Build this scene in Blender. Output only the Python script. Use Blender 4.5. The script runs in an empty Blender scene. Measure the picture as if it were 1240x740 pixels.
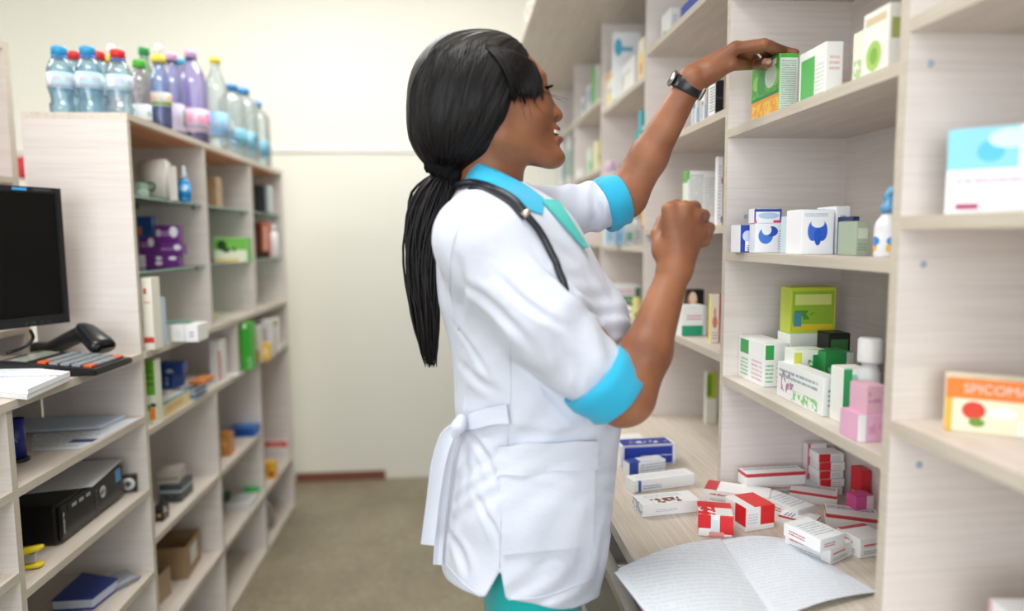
import bpy, bmesh, math, random
import numpy as np
from mathutils import Vector, Matrix

random.seed(7); np.random.seed(7)
scene = bpy.context.scene
COL = scene.collection

# ------------------------------------------------------------------ camera
F_PX, YAW, PITCH, ROLL, CAM_H = 829.87, 0.08186, 0.09849, -0.00827, 1.28
_fw = np.array([math.sin(YAW)*math.cos(PITCH), math.cos(YAW)*math.cos(PITCH), -math.sin(PITCH)])
_r0 = np.array([math.cos(YAW), -math.sin(YAW), 0.0]); _u0 = np.cross(_r0, _fw)
CR = _r0*math.cos(ROLL) + _u0*math.sin(ROLL)
CU = -_r0*math.sin(ROLL) + _u0*math.cos(ROLL)
CP = np.array([0, 0, CAM_H])
cam_data = bpy.data.cameras.new('camera'); cam = bpy.data.objects.new('camera', cam_data); COL.objects.link(cam)
m = Matrix.Identity(4)
for i in range(3):
    m[i][0] = CR[i]; m[i][1] = CU[i]; m[i][2] = -_fw[i]; m[i][3] = CP[i]
cam.matrix_world = m
cam_data.sensor_width = 36; cam_data.lens = F_PX/1240*36; cam_data.clip_start = 0.02
cam_data.dof.use_dof = True; cam_data.dof.focus_distance = 1.20; cam_data.dof.aperture_fstop = 1.35
scene.camera = cam

# ------------------------------------------------------------------ exposure, world, lights
vs = scene.view_settings
vs.view_transform = 'Standard'; vs.look = 'None'; vs.gamma = 1; vs.use_curve_mapping = False
vs.exposure = 0.38
w = bpy.data.worlds.new('daylight'); scene.world = w; w.use_nodes = True
w.node_tree.nodes['Background'].inputs[0].default_value = (0.86, 0.93, 1.0, 1)
w.node_tree.nodes['Background'].inputs[1].default_value = 0.9

def area(name, loc, rot, sx, sy, power, color):
    l = bpy.data.lights.new(name, 'AREA'); l.shape = 'RECTANGLE'; l.size = sx; l.size_y = sy
    l.energy = power; l.color = color
    o = bpy.data.objects.new(name, l); COL.objects.link(o); o.location = loc; o.rotation_euler = rot
    return o
# daylight entering through the big shop window behind the camera, and the two ceiling panels
area('window_daylight', (-1.2, -2.35, 1.55), (math.radians(90), 0, 0), 3.4, 1.9, 58, (0.93, 0.97, 1.0))
area('ceiling_lamp_light', (-0.3, 0.55, 2.70), (0, 0, 0), 1.2, 0.6, 17, (1.0, 0.985, 0.96))
area('ceiling_lamp_light', (-0.5, 2.5, 2.70), (0, 0, 0), 1.2, 0.6, 17, (1.0, 0.985, 0.96))
area('ceiling_lamp_light', (-2.3, 1.6, 2.70), (0, 0, 0), 1.2, 0.6, 14, (1.0, 0.985, 0.96))

# ------------------------------------------------------------------ pixel -> point on a plane of the place
def ray(px, py):
    return _fw + CR*(px-620)/F_PX - CU*(py-370)/F_PX
def on(px, py, x=None, y=None, z=None):
    v = ray(px, py)
    if z is not None: t = (z-CAM_H)/v[2]
    elif x is not None: t = x/v[0]
    else: t = y/v[1]
    return CP + v*t

# ------------------------------------------------------------------ materials
def srgb(c):
    if isinstance(c, str):
        c = c.lstrip('#'); c = [int(c[i:i+2], 16)/255 for i in (0, 2, 4)]
    return tuple((v/12.92 if v <= .04045 else ((v+.055)/1.055)**2.4) for v in c[:3]) + (1,)

class NT:
    def __init__(s, name):
        s.m = bpy.data.materials.new(name); s.m.use_nodes = True; s.t = s.m.node_tree
        s.b = s.t.nodes['Principled BSDF']; s.out = s.t.nodes['Material Output']
    def n(s, typ, **kw):
        nd = s.t.nodes.new(typ)
        for k, v in kw.items(): setattr(nd, k, v)
        return nd
    def put(s, sock, v):
        if isinstance(v, bpy.types.NodeSocket): s.t.links.new(v, sock)
        else: sock.default_value = v
    def math(s, op, a, b=0.0, c=0.0):
        nd = s.n('ShaderNodeMath', operation=op)
        s.put(nd.inputs[0], a); s.put(nd.inputs[1], b); s.put(nd.inputs[2], c); return nd.outputs[0]
    def mix(s, fac, a, b):
        nd = s.n('ShaderNodeMix', data_type='RGBA'); s.put(nd.inputs[0], fac)
        s.put(nd.inputs[6], a); s.put(nd.inputs[7], b); return nd.outputs[2]
    def coord(s, which='Object'): return s.n('ShaderNodeTexCoord').outputs[which]
    def sep(s, v):
        nd = s.n('ShaderNodeSeparateXYZ'); s.put(nd.inputs[0], v); return nd.outputs
    def comb(s, x, y, z):
        nd = s.n('ShaderNodeCombineXYZ'); s.put(nd.inputs[0], x); s.put(nd.inputs[1], y); s.put(nd.inputs[2], z); return nd.outputs[0]
    def scale(s, v, sc):
        nd = s.n('ShaderNodeMapping'); s.put(nd.inputs[0], v); nd.inputs['Scale'].default_value = sc; return nd.outputs[0]
    def noise(s, v, sc=5, det=4, rough=.5):
        nd = s.n('ShaderNodeTexNoise'); s.put(nd.inputs['Vector'], v); nd.inputs['Scale'].default_value = sc
        nd.inputs['Detail'].default_value = det; nd.inputs['Roughness'].default_value = rough; return nd.outputs[0]
    def ramp(s, f, stops):
        nd = s.n('ShaderNodeValToRGB'); s.put(nd.inputs[0], f); e = nd.color_ramp.elements
        while len(e) < len(stops): e.new(.5)
        for k, (p, c) in enumerate(stops): e[k].position = p; e[k].color = c if len(c) == 4 else tuple(c)+(1,)
        return nd.outputs[0]
    def bump(s, h, strength=.2, dist=.01):
        nd = s.n('ShaderNodeBump'); nd.inputs['Strength'].default_value = strength; nd.inputs['Distance'].default_value = dist
        s.put(nd.inputs['Height'], h); s.put(s.b.inputs['Normal'], nd.outputs[0])
    def set(s, color=None, rough=None, metal=None, spec=None, **kw):
        if color is not None: s.put(s.b.inputs['Base Color'], color)
        if rough is not None: s.put(s.b.inputs['Roughness'], rough)
        if metal is not None: s.put(s.b.inputs['Metallic'], metal)
        if spec is not None: s.put(s.b.inputs['Specular IOR Level'], spec)
        for k, v in kw.items(): s.put(s.b.inputs[k.replace('_', ' ')], v)
        return s.m

_plain = {}
def plain(c, rough=.45, metal=0., spec=.5, wear=True):
    k = (str(c), rough, metal, spec)
    if k in _plain: return _plain[k]
    t = NT('plain_'+str(c).strip('#')); c4 = srgb(c)
    if wear:
        n = t.noise(t.coord(), 35, 3)
        d = tuple(v*.9 for v in c4[:3])+(1,)
        col = t.mix(n, c4, d)
    else: col = c4
    _plain[k] = t.set(col, rough, metal, spec); return _plain[k]

def laminate(name, sc_fine, sc_broad, edge_mask=True, base='#e3dbd7', dark='#d8cfca', edge='#cdc4b6'):
    t = NT(name); P = t.coord()
    nf = t.noise(t.scale(P, sc_fine), 1, 5, .6)
    nb = t.noise(t.scale(P, sc_broad), 1, 3, .5)
    a = t.math('MULTIPLY', nf, .65); v = t.math('MULTIPLY_ADD', nb, .35, a)
    col = t.ramp(v, [(.30, srgb(dark)), (.5, srgb(base)), (.75, srgb('#eae4e0'))])
    if edge_mask:
        nx = t.sep(t.coord('Normal'))[0]
        mk = t.math('GREATER_THAN', t.math('ABSOLUTE', nx), .7)
        ec = t.ramp(nf, [(.3, srgb('#bfb5a6')), (.7, srgb(edge))])
        col = t.mix(mk, col, ec)
    t.bump(nf, .05, .002)
    return t.set(col, .42, spec=.4)
M = {}
M['panel'] = laminate('laminate_panel', (6, 40, 190), (2, 14, 34))
M['board'] = laminate('laminate_board', (190, 6, 190), (34, 2, 34), base='#dacfc5', dark='#cabeb2')
M['back'] = laminate('laminate_back', (40, 6, 190), (14, 2, 34), False)
M['top'] = laminate('laminate_top', (190, 6, 190), (34, 2, 34), base='#d3c8ba', dark='#c6baab')
M['white'] = plain('#f1f1f0'); M['black'] = plain('#141517', .35); M['dark'] = plain('#26282b', .5)
M['chrome'] = plain('#c9cccf', .25, 1.); M['paper'] = plain('#eef0f4', .8, 0, .2)
M['orange_shade'] = laminate('underside_warm_shade', (120, 6, 120), (30, 2, 30), False, base='#f09a66', dark='#e08852')  # warm shade below the top boards, painted in as an orange tone

def wallmat():
    t = NT('cream_wall'); P = t.coord()
    n = t.noise(P, 1.3, 4); n2 = t.noise(P, 60, 3)
    col = t.mix(n, srgb('#e9e8df'), srgb('#e3e2d7')); t.bump(n2, .08, .004)
    return t.set(col, .75, spec=.2)
M['wall'] = wallmat()
def floormat():
    t = NT('worn_terrazzo_floor'); P = t.coord()
    n = t.noise(P, 3.2, 6, .65); n2 = t.noise(P, 30, 5, .75)
    vo = t.n('ShaderNodeTexVoronoi'); t.put(vo.inputs['Vector'], P); vo.inputs['Scale'].default_value = 75
    base = t.ramp(n, [(.3, srgb('#8d8370')), (.5, srgb('#a3987f')), (.72, srgb('#b7ac94'))])
    base = t.mix(t.math('MULTIPLY', t.math('SUBTRACT', n2, .12), .95), base, srgb('#5f584c'))
    chip = t.math('LESS_THAN', vo.outputs['Distance'], .22)
    cc = t.mix(t.sep(vo.outputs['Color'])[0], srgb('#c2bbab'), srgb('#6d6657'))
    col = t.mix(t.math('MULTIPLY', chip, .8), base, cc)
    t.bump(n2, .15, .003)
    return t.set(col, .4, spec=.4)
M['floor'] = floormat()

def glassmat(name, c, rough=.03, fac=.12, dens=None):
    """thin clear material: tinted see-through with a Fresnel gloss"""
    t = NT(name); tr = t.n('ShaderNodeBsdfTransparent'); tr.inputs[0].default_value = srgb(c)
    gl = t.n('ShaderNodeBsdfGlossy'); gl.inputs['Roughness'].default_value = rough
    fr = t.n('ShaderNodeFresnel'); fr.inputs[0].default_value = 1.45
    f = t.math('ADD', fr.outputs[0], fac*.3)
    mx = t.n('ShaderNodeMixShader'); t.put(mx.inputs[0], f); t.t.links.new(tr.outputs[0], mx.inputs[1]); t.t.links.new(gl.outputs[0], mx.inputs[2])
    if dens:
        df = t.n('ShaderNodeBsdfTranslucent'); df.inputs[0].default_value = srgb(c)
        df2 = t.n('ShaderNodeBsdfDiffuse'); df2.inputs[0].default_value = srgb(c)
        ad = t.n('ShaderNodeMixShader'); ad.inputs[0].default_value = .5
        t.t.links.new(df.outputs[0], ad.inputs[1]); t.t.links.new(df2.outputs[0], ad.inputs[2])
        m2 = t.n('ShaderNodeMixShader'); m2.inputs[0].default_value = dens
        t.t.links.new(mx.outputs[0], m2.inputs[1]); t.t.links.new(ad.outputs[0], m2.inputs[2]); mx = m2
    t.t.links.new(mx.outputs[0], t.out.inputs[0]); t.m.node_tree.nodes.remove(t.b); return t.m
M['glass'] = glassmat('shelf_glass', '#d8ece4')
M['glass_edge'] = plain('#6fa394', .2)

_pc = [0]
def printmat(base, rects=(), rough=.4):
    """carton print: coloured fields and fine text rows. rect = (faces, u0,u1,v0,v1, colour[, kind]); kind t = rows of text, o = oval"""
    _pc[0] += 1
    t = NT('carton_print_%d' % _pc[0]); g = t.sep(t.coord('Generated')); nn = t.sep(t.coord('Normal'))
    P = t.coord(); col = srgb(base)
    ax = [t.math('GREATER_THAN', t.math('ABSOLUTE', nn[i]), .6) for i in range(3)]
    # u runs left to right as seen by someone in the aisle: x on the faces toward the camera, y on the side faces
    for r in rects:
        face, u0, u1, v0, v1, c = r[:6]; kind = r[6] if len(r) > 6 else ''
        if face == 'X': u, v, mk = t.math('SUBTRACT', 1., g[1]), g[2], ax[0]      # right-hand shelves: far end is left
        elif face == 'L': u, v, mk = g[1], g[2], ax[0]
        elif face == 'Y': u, v, mk = g[0], g[2], ax[1]
        elif face == 'Z': u, v, mk = g[0], g[1], ax[2]
        else:
            u = t.math('ADD', t.math('MULTIPLY', g[0], ax[1]), t.math('MULTIPLY', t.math('SUBTRACT', 1., g[1]), ax[0])); v = g[2]
            mk = t.math('SUBTRACT', 1., ax[2])
        uc, uw, vc, vw = (u0+u1)/2, (u1-u0)/2, (v0+v1)/2, (v1-v0)/2
        if kind == 'o':
            a = t.math('POWER', t.math('DIVIDE', t.math('SUBTRACT', u, uc), uw), 2.); b = t.math('POWER', t.math('DIVIDE', t.math('SUBTRACT', v, vc), vw), 2.)
            q = t.math('LESS_THAN', t.math('ADD', a, b), 1.)
        else:
            q = t.math('MULTIPLY', t.math('COMPARE', u, uc, uw), t.math('COMPARE', v, vc, vw))
        mk = t.math('MULTIPLY', mk, q)
        if kind == 't':
            rows = max(2, round((v1-v0)*22)) if len(r) < 8 else r[7]
            rv = t.math('MULTIPLY', t.math('SUBTRACT', v, v0), rows/(v1-v0))
            line = t.math('LESS_THAN', t.math('FRACT', rv), .5)
            nz = t.noise(t.comb(t.math('MULTIPLY', u, 40.), t.math('MULTIPLY', t.math('FLOOR', rv), 3.7), 0.), 1.3, 2)
            mk = t.math('MULTIPLY', mk, t.math('MULTIPLY', line, t.math('GREATER_THAN', nz, .44)))
        elif kind == 'n':
            nz = t.noise(P, 90, 3); mk = t.math('MULTIPLY', mk, t.math('GREATER_THAN', nz, .5))
        col = t.mix(mk, col, srgb(c))
    return t.set(col, rough, spec=.35)

# ------------------------------------------------------------------ mesh helpers
def link(name, me, mat=None, parent=None, smooth=False):
    if mat is not None:
        for mm in (mat if isinstance(mat, (list, tuple)) else [mat]): me.materials.append(mm)
    if smooth:
        me.polygons.foreach_set('use_smooth', [True]*len(me.polygons))
    o = bpy.data.objects.new(name, me); COL.objects.link(o)
    if parent is not None: o.parent = parent
    return o
def tag(o, label, cat, group=None, kind=None):
    o['label'] = label
    if cat: o['category'] = cat
    if group: o['group'] = group
    if kind: o['kind'] = kind
    return o
def empty(name, loc=(0, 0, 0), rz=0.):
    o = bpy.data.objects.new(name, None); COL.objects.link(o); o.location = loc; o.rotation_euler = (0, 0, rz); o.empty_display_size = .05
    return o
def thing(name, label, cat, loc=(0, 0, 0), rz=0., group=None):
    return tag(empty(name, loc, rz), label, cat, group)
def from_bm(name, bm, mat, parent=None, smooth=False):
    me = bpy.data.meshes.new(name); bm.to_mesh(me); bm.free()
    return link(name, me, mat, parent, smooth)
def bm_box(bm, x0, x1, y0, y1, z0, z1):
    vs = [bm.verts.new((x, y, z)) for z in (z0, z1) for y in (y0, y1) for x in (x0, x1)]
    for f in ((0, 2, 3, 1), (4, 5, 7, 6), (0, 1, 5, 4), (2, 6, 7, 3), (1, 3, 7, 5), (0, 4, 6, 2)):
        bm.faces.new([vs[i] for i in f])
    return vs
def box(name, x0, x1, y0, y1, z0, z1, mat, parent=None, bevel=0., local=True):
    """box mesh; with local the object's origin is the middle of its base"""
    cx, cy, cz = ((x0+x1)/2, (y0+y1)/2, z0) if local else (0, 0, 0)
    bm = bmesh.new(); bm_box(bm, x0-cx, x1-cx, y0-cy, y1-cy, z0-cz, z1-cz)
    if bevel: bmesh.ops.bevel(bm, geom=bm.edges[:], offset=bevel, segments=2, affect='EDGES', profile=.6)
    o = from_bm(name, bm, mat, parent); o.location = (cx, cy, cz)
    return o
def lathe(name, prof, mat, parent=None, n=24, loc=(0, 0, 0), smooth=True, wob=None):
    bm = bmesh.new(); rings = []
    for r, z in prof:
        if r < 1e-6: rings.append([bm.verts.new((0, 0, z))]); continue
        ring = []
        for k in range(n):
            a = 2*math.pi*k/n; rr = r*(wob(a, z) if wob else 1)
            ring.append(bm.verts.new((rr*math.cos(a), rr*math.sin(a), z)))
        rings.append(ring)
    for a, b in zip(rings[:-1], rings[1:]):
        if len(a) == 1 and len(b) == 1: continue
        for k in range(n):
            k2 = (k+1) % n
            if len(a) == 1: bm.faces.new((a[0], b[k2], b[k]))
            elif len(b) == 1: bm.faces.new((a[k], a[k2], b[0]))
            else: bm.faces.new((a[k], a[k2], b[k2], b[k]))
    bmesh.ops.recalc_face_normals(bm, faces=bm.faces[:])
    o = from_bm(name, bm, mat, parent, smooth); o.location = loc
    return o
def tube_mesh(paths, n=6):
    """paths: list of (points Nx3, radii N) -> verts, faces of capped tubes"""
    V, Fc = [], []
    for pts, rad in paths:
        pts = np.asarray(pts, float); k = len(pts); rad = np.broadcast_to(np.asarray(rad, float), (k,))
        T = np.gradient(pts, axis=0); T /= np.linalg.norm(T, axis=1)[:, None]+1e-12
        ref = np.array([0, 0, 1.]) if abs(T[0][2]) < .9 else np.array([1., 0, 0])
        b = len(V)
        N = np.cross(T[0], ref); N /= np.linalg.norm(N)
        for i in range(k):
            N = N-T[i]*(N@T[i]); N /= np.linalg.norm(N)+1e-12; B = np.cross(T[i], N)
            for j in range(n):
                a = 2*math.pi*j/n; V.append(tuple(pts[i]+rad[i]*(N*math.cos(a)+B*math.sin(a))))
        for i in range(k-1):
            for j in range(n):
                j2 = (j+1) % n; Fc.append((b+i*n+j, b+i*n+j2, b+(i+1)*n+j2, b+(i+1)*n+j))
        Fc.append(tuple(b+j for j in range(n))[::-1]); Fc.append(tuple(b+(k-1)*n+j for j in range(n)))
    return V, Fc
def tubes(name, paths, mat, parent=None, n=6, smooth=True):
    V, Fc = tube_mesh(paths, n); me = bpy.data.meshes.new(name); me.from_pydata(V, [], Fc); me.update()
    return link(name, me, mat, parent, smooth)
def spline(pts, n):
    """Catmull-Rom through the points"""
    p = np.asarray(pts, float); p = np.vstack([2*p[0]-p[1], p, 2*p[-1]-p[-2]]); out = []
    segs = len(p)-3
    for q in np.linspace(0, segs, n):
        i = min(int(q), segs-1); t = q-i; a, b, c, d = p[i:i+4]
        out.append(.5*((2*b)+(-a+c)*t+(2*a-5*b+4*c-d)*t*t+(-a+3*b-3*c+d)*t**3))
    return np.array(out)
def solid_sheet(name, grid, thick, mat, parent=None, smooth=True, normal=None):
    """grid [rows][cols] of points -> sheet with thickness along the surface normal (or a given normal)"""
    G = np.asarray(grid, float); r, c = G.shape[:2]
    du = np.gradient(G, axis=1); dv = np.gradient(G, axis=0); N = np.cross(du, dv); N /= np.linalg.norm(N, axis=2)[..., None]+1e-12
    if normal is not None: N = np.broadcast_to(np.asarray(normal, float), G.shape)
    A = G.reshape(-1, 3); B = (G+N*thick).reshape(-1, 3); V = np.vstack([A, B]); n = r*c; Fc = []
    for i in range(r-1):
        for j in range(c-1):
            a, b, d, e = i*c+j, i*c+j+1, (i+1)*c+j+1, (i+1)*c+j
            Fc.append((a, e, d, b)); Fc.append((n+a, n+b, n+d, n+e))
    rim = [(0, j) for j in range(c)]+[(i, c-1) for i in range(1, r)]+[(r-1, j) for j in range(c-2, -1, -1)]+[(i, 0) for i in range(r-2, 0, -1)]
    ids = [i*c+j for i, j in rim]
    for a, b in zip(ids, ids[1:]+ids[:1]): Fc.append((a, b, n+b, n+a))
    me = bpy.data.meshes.new(name); me.from_pydata([tuple(v) for v in V], [], Fc); me.update()
    o = link(name, me, mat, parent, smooth); me.set_sharp_from_angle(angle=math.radians(55)); return o
def lettering(text, size, mat, parent, loc, rot, name='lettering', ext=.0002):
    cu = bpy.data.curves.new(name, 'FONT'); cu.body = text; cu.size = size; cu.extrude = ext; cu.align_x = 'CENTER'; cu.align_y = 'CENTER'
    t = bpy.data.objects.new(name, cu); COL.objects.link(t)
    me = bpy.data.meshes.new_from_object(t.evaluated_get(bpy.context.evaluated_depsgraph_get()))
    bpy.data.objects.remove(t); me.materials.clear(); me.materials.append(mat)
    o = bpy.data.objects.new(name, me); COL.objects.link(o); o.parent = parent; o.location = loc; o.rotation_euler = rot
    return o

# ================================================================== the room
XL, XR, XB = -.784, .535, .777       # front plane of left shelves, front and back of right shelves
YW = 3.62
def struct(o, label=None):
    o['kind'] = 'structure'
    if label: o['label'] = label
    return o
struct(box('floor', -3.6, .92, -2.6, YW+.1, -.1, 0, M['floor']), 'worn speckled grey brown stone floor')
struct(box('ceiling', -3.6, .92, -2.6, YW+.1, 2.75, 2.85, plain('#f0efe9', .8)), 'plain white ceiling')
struct(box('wall_back', -3.6, .92, YW, YW+.1, 0, 2.75, M['wall'], local=False), 'plain cream painted back wall')
struct(box('wall_right', .80, .92, -2.6, YW, 0, 2.75, M['wall'], local=False), 'cream wall behind the right shelves')
struct(box('wall_left', -3.6, -3.5, -2.6, YW, 0, 2.75, M['wall'], local=False), 'cream wall on the customer side')
struct(box('trim_1', -3.5, .3, YW-.012, YW, 1.722, 1.745, plain('#f2f1ec', .5)), 'thin white strip along the cream wall')
struct(box('baseboard_back', -.86, -.392, YW-.018, YW, 0, .045, plain('#7c4a3a', .5)), 'short brown wooden baseboard on the back wall')
# rear wall with the shop window
bm = bmesh.new()
for a in ((-3.5, -2.95, 0, 2.75), (.55, .80, 0, 2.75), (-2.95, .55, 0, .55), (-2.95, .55, 2.55, 2.75)):
    bm_box(bm, a[0], a[1], -2.6, -2.5, a[2], a[3])
struct(from_bm('wall_rear', bm, M['wall']), 'rear wall around the wide shop window')
wf = struct(empty('window_1', (-1.2, -2.55, .55)), 'wide shop window behind the viewer')
for x in (-1.72, -.55, .62, 1.72): box('window_frame', x-.03, x+.03, -.04, .04, 0, 2.0, M['white'], wf)
for z in (0.0, 1.94): box('window_frame', -1.75, 1.75, -.04, .04, z, z+.06, M['white'], wf)
for k, (cx, cy, ww) in enumerate(((-.3, .55, 'above the aisle near the viewer'), (-.5, 2.5, 'above the aisle near the back wall'), (-2.3, 1.6, 'above the customer side'))):
    l = thing('ceiling_lamp', 'flat rectangular ceiling lamp panel '+ww, 'lamp', (cx, cy, 2.715))
    box('frame', -.63, .63, -.33, .33, .012, .035, M['white'], l)
    e = NT('lamp_diffuser'); e.set(srgb('#ffffff'), .5, Emission_Color=(1, .985, .96, 1), Emission_Strength=2.0)
    box('diffuser', -.6, .6, -.3, .3, 0, .012, e.m, l)
# ================================================================== left shelving
T = .016
PY = [1.766, 2.270, 2.768, 3.245]
ZT, ZL, Z2, ZA, ZB = 1.588, 1.002, .802, .515, .255
xb = -1.02
unit = thing('shelving_unit', 'long pale wood shelving unit carrying water bottles on its top', 'shelf unit', (-.9, 2.5, 0))
U0 = Vector((-.9, 2.5, 0))
def ub(name, x0, x1, y0, y1, z0, z1, mat, parent=None, root=None, off=U0):
    o = box(name, x0, x1, y0, y1, z0, z1, mat, root or parent); o.location = o.location-off; return o
def upart(*a): return ub(*a, root=unit)
upart('side_panel', xb, XL, PY[0]-T/2, PY[0]+T/2, 0, ZT-T, M['panel'])
upart('side_panel', xb, XL, PY[3]-T/2, PY[3]+T/2, 0, ZT-T, M['panel'])
for y in PY[1:3]:
    upart('divider', xb, XL, y-T/2, y+T/2, ZL, ZT-T, M['panel']); upart('divider', xb, XL, y-T/2, y+T/2, .02, Z2-T, M['panel'])
upart('divider', xb, XL, 2.515-T/2, 2.515+T/2, Z2, ZL-T, M['panel'])
tb = upart('top_board', xb, XL+.002, PY[0]-T/2, PY[3]+T/2, ZT-T, ZT, M['board'])
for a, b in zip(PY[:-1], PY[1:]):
    o = box('underside_shade_panel', xb, XL-.004, a+T/2+.001, b-T/2-.001, ZT-T-.003, ZT-T-.0005, M['orange_shade'], unit); o.location = o.location-U0  # thin added sheet whose colour carries the warm shade under the top board
upart('ledge', xb, XL+.004, PY[0]+T/2, PY[3]-T/2, ZL-T, ZL, M['board'])
upart('shelf', xb, XL, PY[0]+T/2, PY[3]-T/2, Z2-T, Z2, M['board'])
for k in range(3):
    a, b = PY[k]+T/2, PY[k+1]-T/2
    if k < 2: upart('shelf', xb, XL, a, b, ZA-T, ZA, M['board'])
    upart('shelf', xb, XL, a, b, ZB-T, ZB, M['board'])
    for z in (1.393, 1.203):
        g = upart('glass_shelf', xb+.003, XL-.012, a+.001, b-.001, z-.005, z, M['glass'])
        gg = box('front_rim', -.0012, .0004, (a-b)/2+.002, (b-a)/2-.002, .0002, .0048, M['glass_edge'], g); gg.location = ((XL-.012-xb-.003)/2, 0, 0)
        for s in (-1, 1):
            for xx in (-.085, .085):
                pn = lathe('shelf_pin', [(0, 0), (.004, 0), (.004, .008), (0, .008)], M['dark'], g, 10); pn.location = (xx, s*((b-a)/2-.004), -.009)
upart('bottom_board', xb, XL, PY[0]+T/2, PY[3]-T/2, 0, .02, M['board'])
upart('back_panel', xb-.006, xb, PY[0]-T/2, PY[3]+T/2, 0, ZT, M['back'])

# ---- counter cabinet with the worktop, nearer the camera
YN = PY[0]-T/2
cab = thing('counter_cabinet', 'pale wood counter cabinet with open shelves under the monitor', 'cabinet', (-.95, 1.2, 0)); C0 = Vector((-.95, 1.2, 0))
def cpart(*a): return ub(*a, root=cab, off=C0)
for y in (1.246, .70): cpart('side_panel', -1.13, XL, y-T/2, y+T/2, 0, ZL-T, M['panel'])
cpart('side_panel', -1.13, xb-.008, YN-T, YN, 0, ZL-T, M['panel'])
for z in (.842, .652, .435, .2): cpart('shelf', -1.12, XL, 1.246+T/2, YN-T if False else YN, z-T, z, M['board'])
for z in (.842, .693, .5, .25): cpart('shelf', -1.12, XL, .70+T/2, 1.246-T/2, z-T, z, M['board'])
cpart('bottom_board', -1.12, XL, .70+T/2, YN, 0, .03, M['board'])
cpart('back_panel', -1.138, -1.13, .69, YN, 0, ZL-T, M['back'])
wt = tag(box('worktop', -1.14, XL+.004, .68, YN, ZL-T, ZL, M['top']), 'pale wood worktop carrying the monitor and calculator', 'worktop')
# ---- taller unit further left behind the monitor
tu = thing('shelving_unit', 'taller pale wood shelf unit partly visible behind the monitor at left edge', 'shelf unit', (-1.3, 1.6, 0)); T0 = Vector((-1.3, 1.6, 0))
def tpart(*a): return ub(*a, root=tu, off=T0)
xf = -1.165; pf = on(18, 200, x=xf)[1]; zt = on(14, 54, x=xf)[2]
tpart('side_panel', -1.42, xf, pf-.013, pf+.013, 0, zt-.02, M['panel']); tpart('side_panel', -1.42, xf, .82, .84, 0, zt-.02, M['panel'])
tpart('top_board', -1.42, xf, .82, pf+.013, zt-.02, zt, M['board'])
tpart('underside_shade_panel', -1.41, xf-.004, .84, pf-.014, zt-.024, zt-.0205, M['orange_shade'])  # same added sheet with the warm shade in its colour
for z in (1.45, 1.05, .6, .1): tpart('shelf', -1.42, xf, .84, pf-.013, z-T, z, M['board'])
tpart('back_panel', -1.427, -1.42, .82, pf+.013, 0, zt, M['back'])

# ================================================================== right shelving
TR = .016
DY = [.24, .798, 1.333, 1.918, 2.50, 3.074, 3.606]
ZC, ZCAN = .763, 2.035
ru = thing('shelving_unit', 'tall pale wood wall shelving full of medicine boxes on the right', 'shelf unit', (.66, 1.9, ZC)); R0 = Vector((.66, 1.9, ZC))
def rpart(*a): return ub(*a, root=ru, off=R0)
divs = []
for y in DY: divs.append(rpart('divider', XR, XB, y-TR/2, y+TR/2, ZC, ZCAN, M['panel']))
rpart('back_panel', XB, XB+.008, DY[0]-TR/2, DY[-1]+TR/2, ZC, ZCAN, M['back'])
rpart('top_board', .27, XB, DY[0]-TR/2, DY[-1]+TR/2, ZCAN, ZCAN+.018, M['board'])
SH = {0: [1.532, 1.302, 1.051], 1: [1.747, 1.487, 1.249, .999], 2: [1.79, 1.53, 1.302, 1.04], 3: [1.73, 1.50, 1.252, 1.03], 4: [1.785, 1.537, 1.26, 1.02], 5: [1.79, 1.53, 1.26, 1.02]}
for b, zs in SH.items():
    for z in zs: rpart('shelf', XR, XB, DY[b]+TR/2, DY[b+1]-TR/2, z-TR, z, M['board'])
cap = plain('#a9bccb', .4)
for d, px, py in ((2, 921, 122), (2, 903, 262), (1, 1127, 77), (1, 1113, 563), (1, 1118, 320)):
    p = on(px, py, y=DY[d]-TR/2)
    o = lathe('screw_cap', [(0, 0), (.0045, 0), (.004, .0014), (.002, .0016), (.0018, .0008), (0, .0008)], cap, divs[d], 12); o.rotation_euler = (math.radians(90), 0, 0)
    o.location = Vector(p)-R0-divs[d].location

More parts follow.
